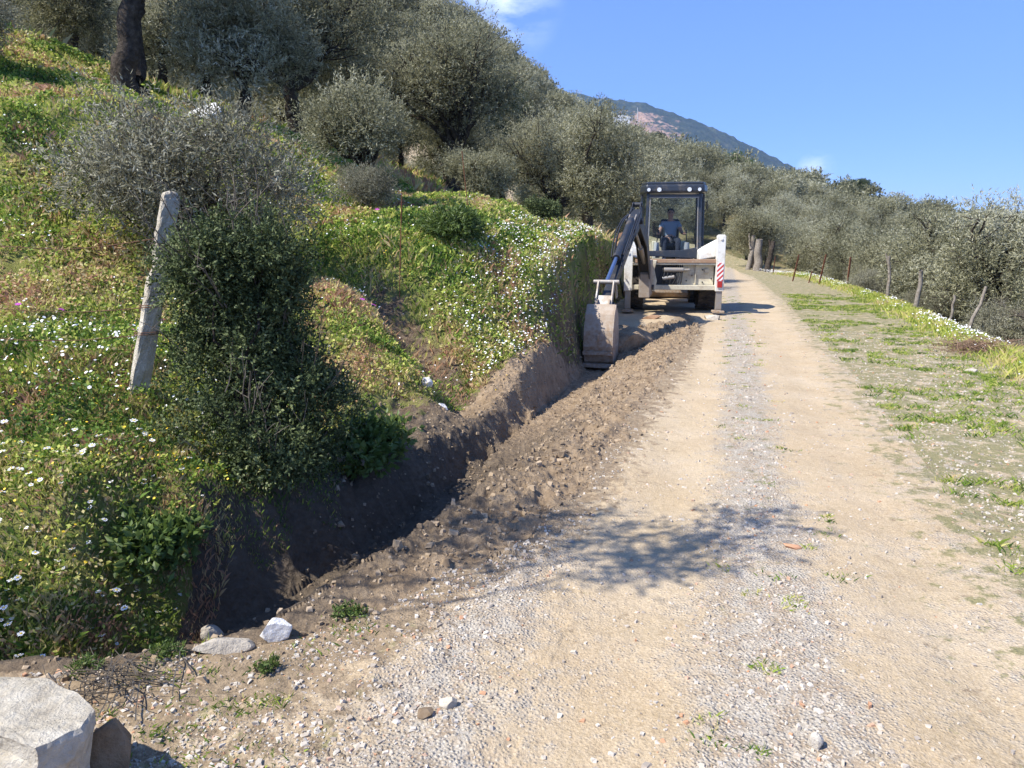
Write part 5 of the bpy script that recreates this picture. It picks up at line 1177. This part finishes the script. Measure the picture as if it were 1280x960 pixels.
def block():
    r = empty('concrete_block', (-1.5, 1.9, gz(-1.3, 2.1))); tag(r, 'large broken slab of pale concrete in the bottom left corner', 'concrete block')
    ox, oy = 1.5, -1.9
    top = [(-1.95, 2.06), (-1.60, 2.10), (-1.41, 2.085), (-1.264, 1.996), (-1.19, 1.93), (-1.17, 1.84), (-1.245, 1.755), (-1.375, 1.811), (-1.6, 1.85), (-1.95, 1.88)]
    bot = [(-2.0, 2.10), (-1.6, 2.13), (-1.42, 2.10), (-1.27, 2.02), (-1.23, 1.93), (-1.23, 1.82), (-1.27, 1.68), (-1.42, 1.62), (-1.62, 1.58), (-2.0, 1.52)]
    rng = np.random.default_rng(8); lay = []
    n0 = 10; per = 8
    def ring(poly, z, j, shrink=1.0):
        P_ = np.array(poly); Q_ = []
        for i in range(n0):
            a, b = P_[i], P_[(i + 1) % n0]
            for k in range(per): Q_.append(a + (b - a) * k / per)
        Q_ = np.array(Q_); c = Q_.mean(0); Q_ = c + (Q_ - c) * shrink; Z_ = z + fbm(Q_[:, 0] * 9, Q_[:, 1] * 9, j, 4) * .035
        nz = (fbm(Q_[:, 0] * 8 + z * 14, Q_[:, 1] * 8, 5, 4)[:, None] * .07 + fbm(Q_[:, 0] * 30 + z * 60, Q_[:, 1] * 30, 8, 3)[:, None] * .025) * (1 if z < .25 else .35)
        return np.column_stack([Q_ + unit(Q_ - c) * nz + [ox, oy], Z_])
    T_ = np.array(top); B_ = np.array(bot); L_ = lambda t: T_ * (1 - t) + B_ * t
    rings = [ring(bot, -.15, 1), ring(bot, .0, 2), ring(L_(.85), .07, 3), ring(L_(.55), .13, 4), ring(L_(.5), .19, 5), ring(L_(.12), .235, 6), ring(L_(-.02), .262, 7), ring(L_(-.03), .293, 8), ring(top, .304, 9, .985), ring(top, .306, 9, .8), ring(top, .308, 10, .5), ring(top, .308, 11, .2), ring(top, .308, 11, .004)]
    V = np.concatenate(rings); m = n0 * per; n = len(rings); i = np.arange(n - 1)[:, None] * m; j = np.arange(m)[None]; Q = np.stack([i + j, i + (j + 1) % m, i + m + (j + 1) % m, i + m + j], -1).reshape(-1, 4)[:, ::-1]
    mesh_np('slab', V, Q, M['concrete'], r)
block()
rock('rock', -1.24, 2.06, (.17, .19, .20), mat_noise('brown_rock', [(.3, (.13, .085, .05)), (.55, (.27, .19, .115)), (.8, (.40, .33, .24))], 6, .9, .02, 20, .2), 'rough brown rock leaning against the concrete slab', seed=21)

# ------------------------------------------------------------------ fence posts and stumps on the right
M['rust'] = mat_noise('rusted_iron', [(.3, (.13, .045, .022)), (.7, (.30, .12, .06))], 20, .85, 0)
M['greywood'] = mat_noise('weathered_wood', [(.3, (.13, .105, .08)), (.55, (.27, .235, .19)), (.8, (.40, .36, .30))], 14, .95, .006, 40, .1)
def angle_post(u, vb, h, lean, label, d, w=.05):
    x = (u - 640) / 940 * d; y = d; z = gz(x, y); m = MB(); m.box((0, 0, h / 2 - .15), (w, .008, h + .3)); m.box((w / 2 - .004, w / 2 + .004, h / 2 - .15), (.008, w, h + .3))
    o = m.build('iron_post', M['rust']); o.location = (x, y, z); o.rotation_euler = (0, lean, .4); tag(o, label, 'fence post'); return o
angle_post(988, 342, 1.15, .22, 'rusty iron fence post leaning right, leftmost of the three tilted ones', 32.5, .07)
angle_post(1021, 348, 1.2, .22, 'rusty iron fence post leaning right, middle of the three tilted ones', 30, .07)
angle_post(1056, 352, 1.15, .06, 'nearly upright rusty iron fence post nearest to the wooden ones', 28.3, .07)
angle_post(963, 325, .9, .1, 'short thin rusty post beside the pale tree stumps', 41, .06)
angle_post(1008, 345, .5, .3, 'stub of a rusty post between two taller iron posts', 31, .05)
angle_post(500, 318, 1.3, 0.05, 'thin rusty rod standing in the flowery slope', 9.6, .010)
angle_post(587, 300, 1.0, -.1, 'thin grey stake in the meadow in front of the round shrub', 12.5, .010)
def wood_post(u, d, h, rad, lean, label, mat=None, name='wooden_post', fork=False, seed=0):
    rng = np.random.default_rng(seed); x = (u - 640) / 940 * d; y = d; z = gz(x, y)
    paths = [(wob_path(rng, (0, 0, -.3), (lean * h, 0, h), 10, .05), np.linspace(rad * 1.15, rad * .8, 10))]
    if fork: paths.append((wob_path(rng, (lean * h * .6, 0, h * .6), (lean * h * .6 - .12, .05, h * 1.05), 6, .08), np.linspace(rad * .6, rad * .35, 6)))
    V, Q = tube_arrays(paths, 8); o = mesh_np(name, V, Q, mat or M['greywood'], smooth=True); o.location = (x, y, z); return tag(o, label, 'fence post' if name == 'wooden_post' else 'stump')
wood_post(1109, 21.5, 1.25, .05, -.08, 'crooked grey wooden fence post with a forked top', fork=True, seed=1)
wood_post(1147, 17.6, 1.0, .055, -.02, 'straight thick wooden fence post, the nearest upright one', seed=2)
wood_post(1203, 14.6, .95, .035, .42, 'wooden stake leaning strongly to the right above the white flowers', seed=3)
wood_post(1186, 15.5, .7, .03, .1, 'thin grey stick between the upright post and the leaning stake', seed=4)
wood_post(943, 44, 1.8, .24, .02, 'thick pale stump of a pruned tree, right one of two by the road bend', M['greywood'], 'tree_stump', seed=5)
wood_post(931, 45, 2.0, .14, .12, 'slender pale stump of a pruned tree, left one of two by the road bend', M['greywood'], 'tree_stump', True, seed=6)
wood_post(955, 43, 1.7, .16, .16, 'leaning brown stump beside the thick pale one', M['bark'], 'tree_stump', True, seed=7)
def brush_heap():
    rng = np.random.default_rng(3); x, y = 7.0, 11.0; r = []
    for k in range(420):
        c = rng.normal(size=3) * (.30, .22, .05); c[2] = abs(c[2]) + .02; a = rng.uniform(0, 6.28); L = rng.uniform(.08, .26); d = np.array([math.cos(a), math.sin(a), rng.normal() * .3]) * L
        r.append((wob_path(rng, c - d, c + d, 5, .12), np.full(5, rng.uniform(.002, .005))))
    V, Q = tube_arrays(r, 3); o = mesh_np('brush_heap', V, Q, mat_noise('dry_brush', [(.3, (.13, .075, .045)), (.7, (.30, .20, .13))], 6, .95, 0)); o.location = (x, y, gz(x, y)); tag(o, 'flat heap of dry brown cut brush beside the white flowers at the right edge', 'brush heap')
brush_heap()
# white building and bare pole on the ridge by the quarry
def hut():
    az = math.atan2(.139, 1.0); d = 1650; 
    x, y = math.sin(az) * d, math.cos(az) * d; z = .151 * d
    r = empty('quarry_building', (x, y, z), -az); tag(r, 'white building on the ridge beside the reddish quarry', 'building')
    m = MB(); m.box((0, 0, -12), (36, 16, 36)); m.build('wall', M['white_stone'], r); m = MB(); m.prism([(-19, 0), (19, 0), (18, 3), (-10, 7)], (0, 0, 6.1), X_, Z_, 17); m.build('roof', M['white_stone'], r)
    p_ = empty('mast', (x + 28, y, z), 0); bpy.data.objects.remove(p_)
    m = MB(); m.cyl((0, 0, -25), (0, 0, 30), .7, .4, 8); o = m.build('mast', M['white_stone']); o.location = (x + 34, y + 8, z); tag(o, 'thin pale mast standing at the edge of the quarry', 'mast')
X_, Z_ = (1, 0, 0), (0, 0, 1)
hut()
